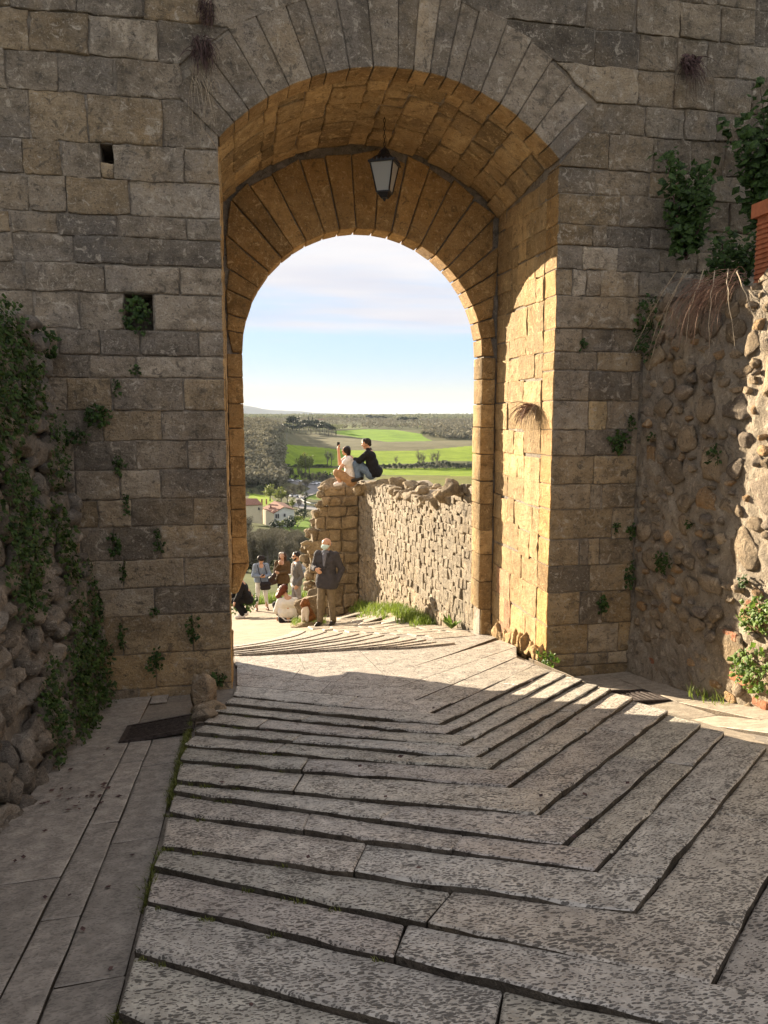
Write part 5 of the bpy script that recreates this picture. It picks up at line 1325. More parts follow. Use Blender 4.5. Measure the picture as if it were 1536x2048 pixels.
# woods that read as one mass
def wood(name, n, sampler, hr, mat, dens=12, sz=.16):
    vs = []; fs = []; N = 0; out = MB(); pts = []
    for k in range(n):
        s_ = sampler()
        if s_ is None: continue
        p, D = s_; h = trs.uniform(*hr); pts.append((p.x, p.y, p.z, h))
    pts = np.array(pts); m_ = len(pts)
    d = trs.normal(0, 1, (m_, dens, 3)); d /= np.linalg.norm(d, axis=-1, keepdims=True); d[..., 2] *= .8
    c = pts[:, None, :3]+np.array([0, 0, 1])*(pts[:, None, 3:4]*.55)+d*pts[:, None, 3:4]*.42*trs.uniform(.5, 1, (m_, dens, 1))
    a1 = trs.normal(0, 1, (m_, dens, 3)); a1 /= np.linalg.norm(a1, axis=-1, keepdims=True); a2 = np.cross(a1, trs.normal(0, 1, (m_, dens, 3))); a2 /= np.linalg.norm(a2, axis=-1, keepdims=True)
    s_ = pts[:, None, 3:4]*sz*trs.uniform(.6, 1.3, (m_, dens, 1))
    v = np.stack([c-a1*s_-a2*s_*.6, c+a1*s_-a2*s_*.5, c+a1*s_*.6+a2*s_, c-a1*s_*.7+a2*s_*.8], 2).reshape(-1, 3)
    f = np.arange(len(v)).reshape(-1, 4).tolist(); o = obj(name, mesh(name, v, f, False), mat); tag(o, kind='stuff'); return o
M_WOOD = leaf_mat('winter_wood', (.135, .128, .088), (.29, .265, .18), .15, .95); M_WOODG = leaf_mat('budding_wood', (.13, .14, .07), (.28, .285, .15), .2, .95)
def samp_px(x0, x1, y0, y1, ok=None):
    def s_():
        x, y = trs.uniform(x0, x1), trs.uniform(y0, y1)
        if ok and not ok(x, y): return None
        p, az, D = land(x, y); return p, D
    return s_
def samp_polar(a0, a1, d0, d1, poly=None):
    def s_():
        az = trs.uniform(a0, a1); D = math.exp(trs.uniform(math.log(d0), math.log(d1))); p = ground_at(az, D)
        x, y, fw = to_px(np.array(p.x), np.array(p.y), np.array(p.z))
        if colr_at(az, D): return None
        return p, D
    return s_
def colr_at(az, D):   # true where a field or meadow is
    i_ = int(np.argmin(np.abs(azs-az))); j_ = int(np.argmin(np.abs(Ds-D))); return colr[i_, j_, 1] > .12
wood('left_wood', 6500, samp_polar(-13, 3.6, 480, 1500), (7, 12), M_WOOD, 40, .075)
wood('ridge_wood', 4200, samp_polar(-13, 28, 1380, 2600), (8, 13), M_WOOD, 20, .10)
wood('far_wood', 8000, samp_polar(-13, 30, 2600, 6500), (11, 17), M_WOODG, 7, .26)
wood('budding_wood', 420, samp_polar(-3, 8, 1260, 1500), (8, 12), M_WOODG, 24, .09)
wood('right_wood', 900, samp_px(846, 960, 846, 880, lambda x, y: y < 882-(x < 872)*8), (8, 12), M_WOOD, 12, .17)
# air
hzm = bpy.data.materials.new('haze_air'); hzm.use_nodes = True; t = hzm.node_tree; t.nodes.clear(); o_ = t.nodes.new('ShaderNodeOutputMaterial'); pv = t.nodes.new('ShaderNodeVolumePrincipled')
pv.inputs['Density'].default_value = HAZE_DENSITY = 3.0e-5; pv.inputs['Color'].default_value = (.74, .86, 1.0, 1); pv.inputs['Anisotropy'].default_value = .0
t.links.new(pv.outputs[0], o_.inputs['Volume'])
MB().box(-28000, 28000, -28000, 28000, -180, 260).build('haze', hzm); tag(bpy.data.objects['haze'], kind='stuff')
S.cycles.volume_bounces = 0; S.cycles.volume_max_steps = 64

# ================================================================== PEOPLE
def surface_nets(F, org, h):
    nx, ny, nz = F.shape; ins = F < 0
    cs = [(i, j, k) for i in (0, 1) for j in (0, 1) for k in (0, 1)]
    sl = lambda A, c: A[c[0]:nx-1+c[0], c[1]:ny-1+c[1], c[2]:nz-1+c[2]]
    cnt = sum(sl(ins, c).astype(np.int8) for c in cs); act = (cnt > 0) & (cnt < 8)
    I = np.argwhere(act); idx = -np.ones(act.shape, int); idx[act] = np.arange(len(I))
    val = np.stack([F[I[:, 0]+c[0], I[:, 1]+c[1], I[:, 2]+c[2]] for c in cs], 1)
    acc = np.zeros((len(I), 3)); n = np.zeros(len(I))
    for a in range(8):
        for b in range(a+1, 8):
            ca, cb = np.array(cs[a]), np.array(cs[b])
            if np.abs(ca-cb).sum() != 1: continue
            va, vb = val[:, a], val[:, b]; m_ = (va < 0) != (vb < 0); t = np.where(m_, va/np.where(m_, va-vb, 1), 0)
            acc += np.where(m_[:, None], ca+(cb-ca)*t[:, None], 0); n += m_
    V = (I+acc/n[:, None])*h+org; faces = []
    for ax in range(3):
        o = [0, 0, 0]; o[ax] = 1; u, w = [(1, 2), (2, 0), (0, 1)][ax]
        A = ins[:nx-1, :ny-1, :nz-1]; B = ins[o[0]:nx-1+o[0], o[1]:ny-1+o[1], o[2]:nz-1+o[2]]
        E_ = np.argwhere(A != B); E_ = E_[(E_[:, u] > 0) & (E_[:, w] > 0)]
        du = np.zeros(3, int); du[u] = 1; dw = np.zeros(3, int); dw[w] = 1
        q_ = np.stack([idx[tuple((E_-du-dw).T)], idx[tuple((E_-dw).T)], idx[tuple(E_.T)], idx[tuple((E_-du).T)]], 1)
        fl = A[tuple(E_.T)]; q_[~fl] = q_[~fl][:, ::-1]; faces.append(q_[(q_ >= 0).all(1)])
    return V, np.concatenate(faces).tolist()
def sdf_mesh(name, prims, h=.011, k=.025, noise=0.0):
    """prims: (a, b, ra, rb) tapered capsules or ('cut', point, normal) half spaces removed afterwards"""
    caps = [p for p in prims if not isinstance(p[0], str)]; cuts = [p for p in prims if isinstance(p[0], str)]
    A = np.array([p[0] for p in caps], float); B = np.array([p[1] for p in caps], float); r = np.array([max(p[2], p[3]) for p in caps])
    lo = np.minimum(A, B).min(0)-r.max()-.05; hi = np.maximum(A, B).max(0)+r.max()+.05
    n = np.ceil((hi-lo)/h).astype(int)+1; F = np.full(n, .2)
    for a, b, rr, (_, _, ra, rb) in zip(A, B, r, caps):
        l2 = np.maximum(np.floor((np.minimum(a, b)-rr-.06-lo)/h).astype(int), 0); h2 = np.minimum(np.ceil((np.maximum(a, b)+rr+.06-lo)/h).astype(int)+1, n)
        g = [lo[i]+h*np.arange(l2[i], h2[i]) for i in range(3)]; X, Y, Z = np.meshgrid(*g, indexing='ij'); P = np.stack([X, Y, Z], -1)
        ab = b-a; t = np.clip(((P-a)@ab)/max(ab@ab, 1e-9), 0, 1); d = np.linalg.norm(P-a-t[..., None]*ab, axis=-1)-(ra+(rb-ra)*t)
        s_ = F[l2[0]:h2[0], l2[1]:h2[1], l2[2]:h2[2]]; hh = np.clip(.5+.5*(s_-d)/k, 0, 1); F[l2[0]:h2[0], l2[1]:h2[1], l2[2]:h2[2]] = s_*(1-hh)+d*hh-k*hh*(1-hh)
    if cuts or noise:
        g = [lo[i]+h*np.arange(n[i]) for i in range(3)]; X, Y, Z = np.meshgrid(*g, indexing='ij'); P = np.stack([X, Y, Z], -1)
        if noise: F = F+noise*fbm(P*9, 3, 2)
        for _, p, nn in cuts: F = np.maximum(F, (P-np.array(p))@np.array(nn))
    v, f = surface_nets(F, lo, h); return mesh(name, v, f)
def cloth(name, c, var=.15, rough=.85):
    m, t, b = newmat(name); q = NT(t); P = q.n('ShaderNodeTexCoord').outputs['Object']; n = q.noise(P, 16, 4, .6, .6); n2 = q.noise(P, 190, 2, .5)
    q.lk(q.mix(q.ramp(n, .3, .7), tuple(x*(1-var) for x in c), tuple(min(1, x*(1+var)) for x in c)), b.inputs['Base Color']); b.inputs['Roughness'].default_value = rough; b.inputs['Specular IOR Level'].default_value = .2
    q.lk(q.bump(q.math('ADD', n, q.math('MULTIPLY', n2, .1)), .035), b.inputs['Normal']); return m
M_SKIN = plain_mat('skin', (.50, .29, .19), .5, .06, 30); M_SKIN2 = plain_mat('warm_skin', (.52, .28, .17), .5, .06, 30)
C_ = dict(navygrey=cloth('charcoal_wool', (.050, .048, .056)), khaki=cloth('khaki_cotton', (.17, .135, .09)), shoe=cloth('dark_leather', (.03, .024, .02), .2, .4), denim=cloth('pale_denim', (.22, .27, .35)), white=cloth('white_cotton', (.72, .69, .64), .05),
          brown=cloth('brown_wool', (.105, .065, .032)), black=cloth('black_cloth', (.014, .014, .017)), grey=cloth('grey_wool', (.15, .145, .14)), greytr=cloth('grey_cotton', (.27, .25, .245)), boot=cloth('tan_boot', (.20, .085, .035), .2, .5),
          tan=cloth('tan_shorts', (.36, .22, .12)), jeans=cloth('blue_jeans', (.12, .17, .25)), tee=cloth('white_tee', (.74, .70, .68), .04), hairdk=cloth('dark_hair', (.022, .015, .012), .3, .5), hairred=cloth('auburn_hair', (.13, .035, .018), .3, .45), hairbr=cloth('brown_hair', (.06, .03, .018), .3, .45),
          mask=cloth('pale_blue_mask', (.52, .68, .68), .03), shirt=cloth('blue_grey_shirt', (.16, .17, .22)), greyhair=cloth('grey_hair', (.28, .25, .22)), bag=cloth('brown_leather_bag', (.06, .035, .028), .2, .5), bagdk=cloth('dark_bag', (.022, .018, .02), .2, .5), lens=plain_mat('dark_lens', (.01, .01, .012), .1), phone=plain_mat('phone_black', (.015, .015, .018), .25))
V3 = lambda *a: np.array(a, float)
def hand(w, d, palmn, s=1.0, curl=.5):
    """palm, four unequal bent fingers and a side thumb; w wrist, d finger direction, palmn palm normal"""
    w = V3(*w); d = V3(*d)/np.linalg.norm(d); pn = V3(*palmn); pn = pn-d*(pn@d); pn /= np.linalg.norm(pn); x = np.cross(d, pn); P = []
    P.append((w, w+d*.05*s, .026*s, .030*s)); 
    for i, L in enumerate((.068, .078, .072, .056)):
        b = w+d*.078*s+x*(.028-.0187*i)*s; m_ = b+(d*(1-.4*curl)+pn*.5*curl)*L*.5*s; e = m_+(d*(1-.9*curl)+pn*.9*curl)*L*.5*s
        P += [(w+d*.03*s+x*(.02-.013*i)*s, b, .015*s, .011*s), (b, m_, .0105*s, .0095*s), (m_, e, .0095*s, .008*s)]
    tb = w+d*.025*s+x*.026*s; P += [(tb, tb+(x*.7+d*.6+pn*.3)*.036*s, .014*s, .012*s), (tb+(x*.7+d*.6+pn*.3)*.036*s, tb+(x*.55+d*1.0+pn*.5)*.06*s, .0115*s, .009*s)]
    return P
def head(c, f, up=(0, 0, 1), s=1.0, ears=True):
    """skull, jaw, nose, ears; c centre, f facing direction"""
    c = V3(*c); f = V3(*f); f /= np.linalg.norm(f); u = V3(*up); u = u-f*(u@f); u /= np.linalg.norm(u); x = np.cross(f, u)
    P = [(c-f*.025*s+u*.03*s, c+f*.02*s+u*.03*s, .082*s, .078*s), (c+f*.03*s-u*.03*s, c+f*.045*s-u*.075*s, .058*s, .036*s), (c+f*.085*s+u*.012*s, c+f*.112*s-u*.022*s, .010*s, .015*s),
         (c+f*.075*s-x*.03*s+u*.03*s, c+f*.075*s+x*.03*s+u*.03*s, .017*s, .017*s), (c+f*.085*s-x*.018*s-u*.055*s, c+f*.085*s+x*.018*s-u*.055*s, .011*s, .011*s), (c+f*.06*s-x*.03*s-u*.02*s, c+f*.06*s+x*.03*s-u*.02*s, .034*s, .034*s)]
    if ears: 
        for q_ in (-1, 1): P.append((c+x*q_*.082*s+u*.02*s-f*.005, c+x*q_*.086*s-u*.02*s, .015*s, .012*s))
    return P, (f, u, x)
def eyes(c, fr, s, par):
    f, u, x = fr; mb = []
    for q_ in (-1, 1):
        p = V3(*c)+f*.083*s+x*q_*.031*s+u*.012*s; mb.append((p-x*.008*s, p+x*.008*s, .007*s, .007*s))
    obj('eyes', sdf_mesh('eyes', mb, .005, .004), C_['lens'], par, False)
class Person:
    def __init__(s, px, D, label, z=None, py=None):
        az = math.radians(AZD(px)); 
        if py is not None: p = at_dist(px, py, D)
        else: p = Vector((math.sin(az)*D, math.cos(az)*D, 0)); p.z = gz(p.x, p.y)
        s.o = tag(empty('person', p, -az), label, 'person'); s.p = p; s.az = az
    def part(s, name, prims, mat, h=.011, k=.025, noise=0.0, turn=0.0):
        m_ = sdf_mesh(name, prims, h, k, noise)
        o = obj(name, m_, mat, s.o, False); o.rotation_euler = (0, 0, turn); return o
def seg(*pts, r):
    return [(V3(*a), V3(*b), ra, rb) for a, b, ra, rb in zip(pts, pts[1:], r, r[1:])]
def standing(P, H, turn, arms, hip_w=.085, sh_w=.185, lean=(0, 0), head_f=(0, -1, 0), head_up=(0, 0, 1), head_off=(0, 0, 0), feet=((-.10, 0), (.10, -.02)), female=False, skin=None, jacket=None, trousers=None, shoes=None, hem=.78, shoe_h=.0, jr=1.0, collar=True, hands=True, hand_dirs=None, leg_r=1.0, neck_open=True):
    """builds body, jacket, trousers, shoes of an upright figure facing -y, then turns it"""
    s = H/1.75; L = V3(lean[0], lean[1], 0)
    hips = [V3(-hip_w, 0, .92)*s, V3(hip_w, 0, .92)*s]; sh = [V3(-sh_w, 0, 1.415)*s+L, V3(sh_w, 0, 1.415)*s+L]
    kn = []; an = []
    for i in (0, 1):
        a = V3(feet[i][0], feet[i][1], .085)*1.0; a[2] *= s; an.append(a); kn.append((hips[i]+a)/2+V3(0, -.025, .01))
    hc = V3(0, -.015, 1.625)*s+L*1.15+V3(*head_off); Hd, fr = head(hc, head_f, head_up, s*(.96 if female else 1.02))
    body = list(Hd)+seg(hc-V3(0, -.02, .06)*s, V3(0, .01, 1.45)*s+L, r=[.052*s, .058*s])
    body += seg(V3(0, .0, .95)*s, V3(0, .01, 1.18)*s+L*.5, V3(0, .01, 1.36)*s+L, r=[.12*s, .11*s, .12*s])+[(sh[0], sh[1], .06*s, .06*s)]
    for i in (0, 1): body += seg(hips[i], kn[i], an[i], r=[.075*s, .052*s, .036*s])+[(an[i], an[i]+V3(0, -.12, -.05)*s, .035*s, .03*s)]
    for i, (el, wr) in enumerate(arms):
        el, wr = V3(*el)*s+L*.7, V3(*wr)*s+L*.7; body += seg(sh[i], el, wr, r=[.046*s, .038*s, .026*s])
        hd = (hand_dirs or {}).get(i)
        if hands and (hand_dirs is None or i in hand_dirs): body += hand(wr, hd[0] if hd else wr-el, hd[1] if hd else (0, 1, 0), s*1.05)
    P.part('body', body, skin or M_SKIN, .0095, .018, 0, turn)
    w_ = (.94 if female else 1.0)
    J = [(V3(-.085*w_, .0, 1.30)*s+L, V3(.085*w_, .0, 1.30)*s+L, .125*s*jr, .125*s*jr), (V3(-.06, .0, 1.08)*s+L*.6, V3(.06, .0, 1.08)*s+L*.6, .118*s*jr, .118*s*jr), (V3(-.088, .0, hem+.10)*s, V3(.088, .0, hem+.10)*s, .140*s*jr, .140*s*jr), (V3(-.085, .0, .92)*s, V3(.085, .0, .92)*s, .138*s*jr, .138*s*jr),
         (V3(-.07, .0, 1.19)*s+L*.8, V3(.07, .0, 1.19)*s+L*.8, .118*s*jr, .118*s*jr), (V3(-.075, .0, .98)*s+L*.3, V3(.075, .0, .98)*s+L*.3, .122*s*jr, .122*s*jr),
         (sh[0]-V3(0, 0, .01), sh[1]-V3(0, 0, .01), .074*s*jr, .074*s*jr), (V3(-.06, .03, 1.45)*s+L, V3(.06, .03, 1.45)*s+L, .055*s, .055*s)]
    for i, (el, wr) in enumerate(arms):
        el, wr = V3(*el)*s+L*.7, V3(*wr)*s+L*.7; J += seg(sh[i], el, el+(wr-el)*.93, r=[.074*s*jr, .060*s*jr, .043*s*jr])
    J.append(('cut', (0, 0, hem*s), (0, 0, -1)))
    P.part('jacket', J, jacket, .010, .03, .006, turn)
    T = [(hips[0]+V3(.01, 0, .04), hips[1]+V3(-.01, 0, .04), .108*s*leg_r, .108*s*leg_r)]
    for i in (0, 1): T += seg(hips[i]-V3(0, 0, .04), kn[i], an[i]+V3(0, .005, shoe_h), r=[.100*s*leg_r, .068*s*leg_r, .056*s*leg_r])
    T.append(('cut', (0, 0, (.045+shoe_h)), (0, 0, -1)))
    P.part('trousers', T, trousers, .010, .025, .006, turn)
    for i in (0, 1):
        b = an[i]; P.part('shoe', [(V3(b[0], b[1]+.035, .048), V3(b[0]*1.0, b[1]-.06, .045), .045*s, .046*s), (V3(b[0], b[1]-.06, .042), V3(b[0]*1.08, b[1]-.155, .032), .044*s, .034*s), (b+V3(0, .01, -.02), b+V3(0, .01, shoe_h), .046*s, .043*s), ('cut', (0, 0, .004), (0, 0, -1))], shoes, .010, .02, 0, turn)
    return hc, fr, s, sh
# 1 the masked man beside the wall
p = Person(651, 14.75, 'bald man in dark blazer and pale blue face mask standing by the ruined wall'); p.o.location.z += .012
t_ = R(-24)
hc, fr, s, sh = standing(p, 1.72, t_, [((-.29, .02, 1.13), (-.155, -.185, 1.15)), ((.285, .07, 1.12), (.235, -.02, .90))], jacket=C_['navygrey'], trousers=C_['khaki'], shoes=C_['shoe'], hem=.74, jr=1.06, feet=((-.12, -.10), (.11, .03)), hand_dirs={0: ((.75, -.25, -.45), (.1, 1, .2))}, leg_r=1.08)
eyes(hc, fr, s, p.o); p.o.children[-1].rotation_euler.z = t_
f, u, x = fr
p.part('face_mask', [(hc+f*.075-x*.028-u*.035, hc+f*.075+x*.028-u*.035, .046, .046), (hc+f*.098-u*.02, hc+f*.085-u*.085, .028, .022), (hc+f*.03-x*.072-u*.02, hc+f*.075-x*.03-u*.04, .012, .03), (hc+f*.03+x*.072-u*.02, hc+f*.075+x*.03-u*.04, .012, .03)], C_['mask'], .007, .02, 0, t_)
p.part('hair', [(hc-f*.075-x*.05+u*.0, hc-f*.075+x*.05+u*.0, .036, .036), (hc-f*.02-x*.082+u*.01, hc-f*.06-x*.06-u*.02, .016, .025), (hc-f*.02+x*.082+u*.01, hc-f*.06+x*.06-u*.02, .016, .025)], C_['greyhair'], .008, .02, 0, t_)
p.part('shirt', [(V3(-.0, -.105, 1.40), V3(0, -.135, 1.20), .045, .022), (V3(-.03, -.06, 1.45), V3(.03, -.06, 1.45), .045, .045)], C_['shirt'], .009, .02, 0, t_)
p.part('lapel', [(V3(-.06, -.085, 1.42), V3(-.012, -.140, 1.14), .024, .016), (V3(.06, -.085, 1.42), V3(.016, -.140, 1.14), .024, .016)], C_['navygrey'], .008, .01, 0, t_)
# 2 woman in denim
p = Person(516, 22.4, 'woman in pale denim jacket, white jeans and tan ankle boots looking down at her phone'); t_ = R(8)
hc, fr, s, sh = standing(p, 1.64, t_, [((-.25, -.03, 1.12), (-.05, -.27, 1.13)), ((.26, -.03, 1.12), (.06, -.27, 1.11))], female=True, jacket=C_['denim'], trousers=C_['white'], shoes=C_['boot'], hem=.90, jr=.98, feet=((-.16, 0), (.15, 0)), head_f=(0, -.75, -.62), head_up=(0, -.5, .85), head_off=(0, -.05, -.02), shoe_h=.10, leg_r=.92, sh_w=.17, hand_dirs={0: ((.7, -.4, .1), (.2, .6, .6)), 1: ((-.7, -.4, .1), (-.2, .6, .6))})
f, u, x = fr
p.part('hair', [(hc-f*.03-x*.03+u*.045, hc-f*.03+x*.03+u*.045, .085, .085), (hc+f*.045-x*.03+u*.07, hc+f*.045+x*.03+u*.07, .045, .045), (hc-f*.09+u*.0, hc-f*.10-u*.05, .055, .04)], C_['hairdk'], .009, .02, .004, t_)
p.part('phone', [(V3(-.03, -.36, 1.08), V3(.03, -.37, 1.12), .018, .018)], C_['phone'], .006, .004, 0, t_)
bagp = lambda P_, name, label, prims, mat, cat='handbag': tag(obj(name, sdf_mesh(name, prims, .009, .02), mat), label, cat)
def place(o, P_): o.location = P_.o.location; o.rotation_euler = P_.o.rotation_euler
o = bagp(p, 'handbag', 'dark shoulder bag hanging in front of the woman in denim', [(V3(.03, -.20, .80), V3(.20, -.17, .80), .075, .075), (V3(.03, -.20, .70), V3(.20, -.17, .70), .07, .07), (V3(.0, -.19, .86), V3(-.10, -.13, 1.36), .012, .012), (V3(.22, -.15, .86), V3(.10, -.12, 1.36), .012, .012)], C_['bagdk']); place(o, p)
# 3 woman in brown blazer
p = Person(560, 22.7, 'woman in brown blazer and black trousers with a hand at her chin'); t_ = R(-12)
hc, fr, s, sh = standing(p, 1.66, t_, [((-.22, -.06, 1.16), (-.055, -.17, 1.40)), ((.24, -.06, 1.14), (-.06, -.21, 1.13))], female=True, jacket=C_['brown'], trousers=C_['black'], shoes=C_['shoe'], hem=.76, jr=1.0, feet=((-.10, 0), (.09, .04)), leg_r=.88, sh_w=.17, hand_dirs={0: ((.25, -.15, .9), (.3, .8, 0)), 1: ((-.9, -.1, .2), (0, 1, .2))})
eyes(hc, fr, s, p.o); p.o.children[-1].rotation_euler.z = t_
f, u, x = fr
p.part('hair', [(hc-f*.03-x*.02+u*.045, hc-f*.03+x*.02+u*.045, .088, .088), (hc-f*.05-x*.07, hc-f*.04-x*.085-u*.20, .05, .04), (hc-f*.05+x*.07, hc-f*.04+x*.085-u*.20, .05, .045), (hc-f*.08, hc-f*.09-u*.2, .07, .06)], C_['hairbr'], .009, .02, .004, t_)
p.part('sunglasses', [(hc+f*.045-x*.04+u*.105, hc+f*.045+x*.04+u*.105, .02, .02)], C_['white'], .007, .01, 0, t_)
o = bagp(p, 'handbag', 'brown leather handbag on the arm of the woman in the brown blazer', [(V3(-.36, -.10, .86), V3(-.25, -.12, .98), .085, .07), (V3(-.37, -.10, .76), V3(-.24, -.12, .80), .08, .08), (V3(-.30, -.12, 1.0), V3(-.20, -.06, 1.16), .012, .012)], C_['bag']); place(o, p)
# 4 man in grey blazer, side on
p = Person(588, 20.7, 'dark haired man in grey blazer and sunglasses standing side on'); t_ = R(-78)
hc, fr, s, sh = standing(p, 1.75, t_, [((-.235, .08, 1.12), (-.20, -.06, .90)), ((.235, .10, 1.12), (.21, -.05, .89))], jacket=C_['grey'], trousers=C_['greytr'], shoes=C_['shoe'], hem=.84, feet=((-.09, -.06), (.09, .14)), lean=(0, .02), hand_dirs={0: ((.05, -.25, -.8), (1, 0, 0)), 1: ((-.05, -.25, -.8), (-1, 0, 0))})
f, u, x = fr
p.part('hair', [(hc-f*.03-x*.025+u*.055, hc-f*.01+x*.025+u*.06, .085, .082), (hc+f*.05-x*.03+u*.085, hc+f*.05+x*.03+u*.085, .035, .035)], C_['hairdk'], .009, .02, .003, t_)
p.part('beard', [(hc+f*.06-u*.085, hc+f*.03-x*.05-u*.05, .032, .026), (hc+f*.06-u*.085, hc+f*.03+x*.05-u*.05, .032, .026)], C_['hairdk'], .008, .015, 0, t_)
p.part('sunglasses', [(hc+f*.09-x*.045+u*.015, hc+f*.09+x*.045+u*.015, .018, .018), (hc+f*.085+x*.055+u*.018, hc+x*.085+u*.02, .007, .006), (hc+f*.085-x*.055+u*.018, hc-x*.085+u*.02, .007, .006)], C_['lens'], .006, .006, 0, t_)
p.part('tee_shirt', [(V3(-.08, -.03, .86), V3(.08, -.03, .86), .115, .115), (V3(0, -.09, 1.42), V3(0, -.12, 1.15), .04, .03), ('cut', (0, 0, .80), (0, 0, -1))], C_['white'], .010, .02, 0, t_)
# 5 woman sitting with her back to us
p = Person(570, 17.2, 'auburn haired woman in white jacket sitting with her back to the gate')
p.part('body', head(V3(-.10, .12, .72), (-.35, .8, -.5), (-.3, .3, .9), .98)[0]+seg((-.07, .10, .64), (0, .02, .52), r=[.05, .06])+seg((0, 0, .08), (0, .03, .35), (0, .05, .50), r=[.12, .11, .11])+seg((.19, .05, .46), (.27, .12, .25), (.16, .28, .16), r=[.045, .038, .028])+seg((-.19, .05, .46), (-.26, .12, .24), (-.20, .26, .06), r=[.045, .038, .028])+hand((-.20, .26, .06), (-.2, .5, -.6), (0, -1, 0))+hand((.16, .28, .16), (-.6, .5, -.2), (0, -1, 0))+seg((-.09, .05, .10), (-.26, .42, .30), (-.22, .60, .02), r=[.08, .055, .04])+seg((.09, .05, .10), (.26, .42, .30), (.2, .62, .02), r=[.08, .055, .04]), M_SKIN, .0095, .018)
p.part('jacket', [(V3(-.09, .03, .42), V3(.09, .03, .42), .135, .135), (V3(-.10, .02, .24), V3(.10, .02, .24), .135, .135), (V3(-.09, 0, .20), V3(.09, 0, .20), .13, .13), (V3(-.17, .05, .48), V3(.17, .05, .48), .07, .07), (V3(-.04, .06, .56), V3(.03, .06, .56), .06, .06)]+seg((.19, .05, .46), (.28, .12, .25), (.18, .26, .16), r=[.076, .062, .046])+seg((-.19, .05, .46), (-.27, .12, .24), (-.21, .24, .09), r=[.076, .062, .046])+[('cut', (0, 0, .13), (0, .15, -1))], C_['white'], .010, .03, .006)
p.part('trousers', [(V3(-.10, .02, .07), V3(.10, .02, .07), .135, .135)]+seg((-.10, .05, .08), (-.28, .42, .30), (-.24, .60, .06), r=[.105, .08, .06])+seg((.10, .05, .08), (.28, .42, .30), (.22, .60, .06), r=[.105, .08, .06])+[('cut', (0, 0, -.05), (0, 0, -1))], C_['black'], .011, .03, .005)
p.part('shoe', seg((-.24, .62, .05), (-.26, .76, .04), r=[.048, .038]), C_['shoe']); p.part('shoe', seg((.22, .62, .05), (.24, .78, .04), r=[.048, .038]), C_['shoe'])
hc = V3(-.10, .12, .72); p.part('hair', [(hc+V3(-.01, -.03, .03), hc+V3(.02, .02, .04), .095, .09), (hc+V3(-.03, -.05, -.02), hc+V3(-.12, -.02, -.14), .075, .055), (hc+V3(-.08, .04, -.02), hc+V3(-.14, .04, -.15), .06, .045)], C_['hairred'], .009, .02, .005)
p.part('belt_strap', [(V3(-.16, -.10, .16), V3(-.06, -.145, .075), .014, .014), (V3(-.06, -.145, .075), V3(.07, -.145, .075), .014, .014), (V3(.07, -.145, .075), V3(.19, -.09, .16), .014, .014)], C_['tee'], .008, .01)
# 6 crouching figure half hidden by the left jamb
p = Person(474, 21.0, 'person in black crouching in white sneakers, half hidden behind the left jamb')
p.part('body', head(V3(-.28, .0, 1.16), (-.9, 0, -.3), (-.2, 0, 1), 1.0)[0]+seg((-.22, 0, 1.08), (-.05, 0, .98), r=[.05, .06])+seg((.20, .1, .55), (.08, .05, .8), (0, 0, .95), r=[.12, .11, .11])+seg((.02, -.2, .95), (-.06, -.24, .70), (-.17, -.24, .52), r=[.046, .038, .028])+hand((-.17, -.24, .52), (-.4, 0, -.8), (1, 0, 0))+seg((.0, .2, .95), (-.1, .22, .75), (-.3, .12, .55), r=[.046, .038, .028])+hand((-.3, .12, .55), (-.6, 0, -.5), (0, 0, -1))+seg((.2, 0, .52), (-.20, -.10, .50), (.02, -.08, .09), r=[.08, .055, .04])+seg((.2, .2, .52), (-.18, .24, .5), (.10, .2, .09), r=[.08, .055, .04]), M_SKIN, .0095, .018)
p.part('jacket', [(V3(.14, -.02, .62), V3(.14, .18, .62), .14, .14), (V3(.06, -.04, .82), V3(.06, .16, .82), .135, .135), (V3(0, -.16, .96), V3(0, .18, .96), .075, .075)]+seg((.02, -.2, .95), (-.06, -.24, .70), (-.16, -.24, .55), r=[.078, .07, .052])+seg((0, .2, .95), (-.1, .22, .75), (-.28, .12, .56), r=[.078, .065, .048]), C_['black'], .011, .03, .006)
p.part('trousers', [(V3(.2, -.02, .5), V3(.2, .2, .5), .13, .13)]+seg((.2, 0, .5), (-.20, -.10, .50), (.02, -.08, .12), r=[.105, .08, .06])+seg((.2, .2, .5), (-.18, .24, .5), (.10, .2, .12), r=[.105, .08, .06]), C_['black'], .011, .03, .006)
p.part('shoe', [(V3(.05, -.08, .05), V3(-.15, -.10, .045), .05, .044), ('cut', (0, 0, .003), (0, 0, -1))], C_['tee']); p.part('shoe', [(V3(.14, .2, .05), V3(-.06, .18, .045), .05, .044), ('cut', (0, 0, .003), (0, 0, -1))], C_['tee'])
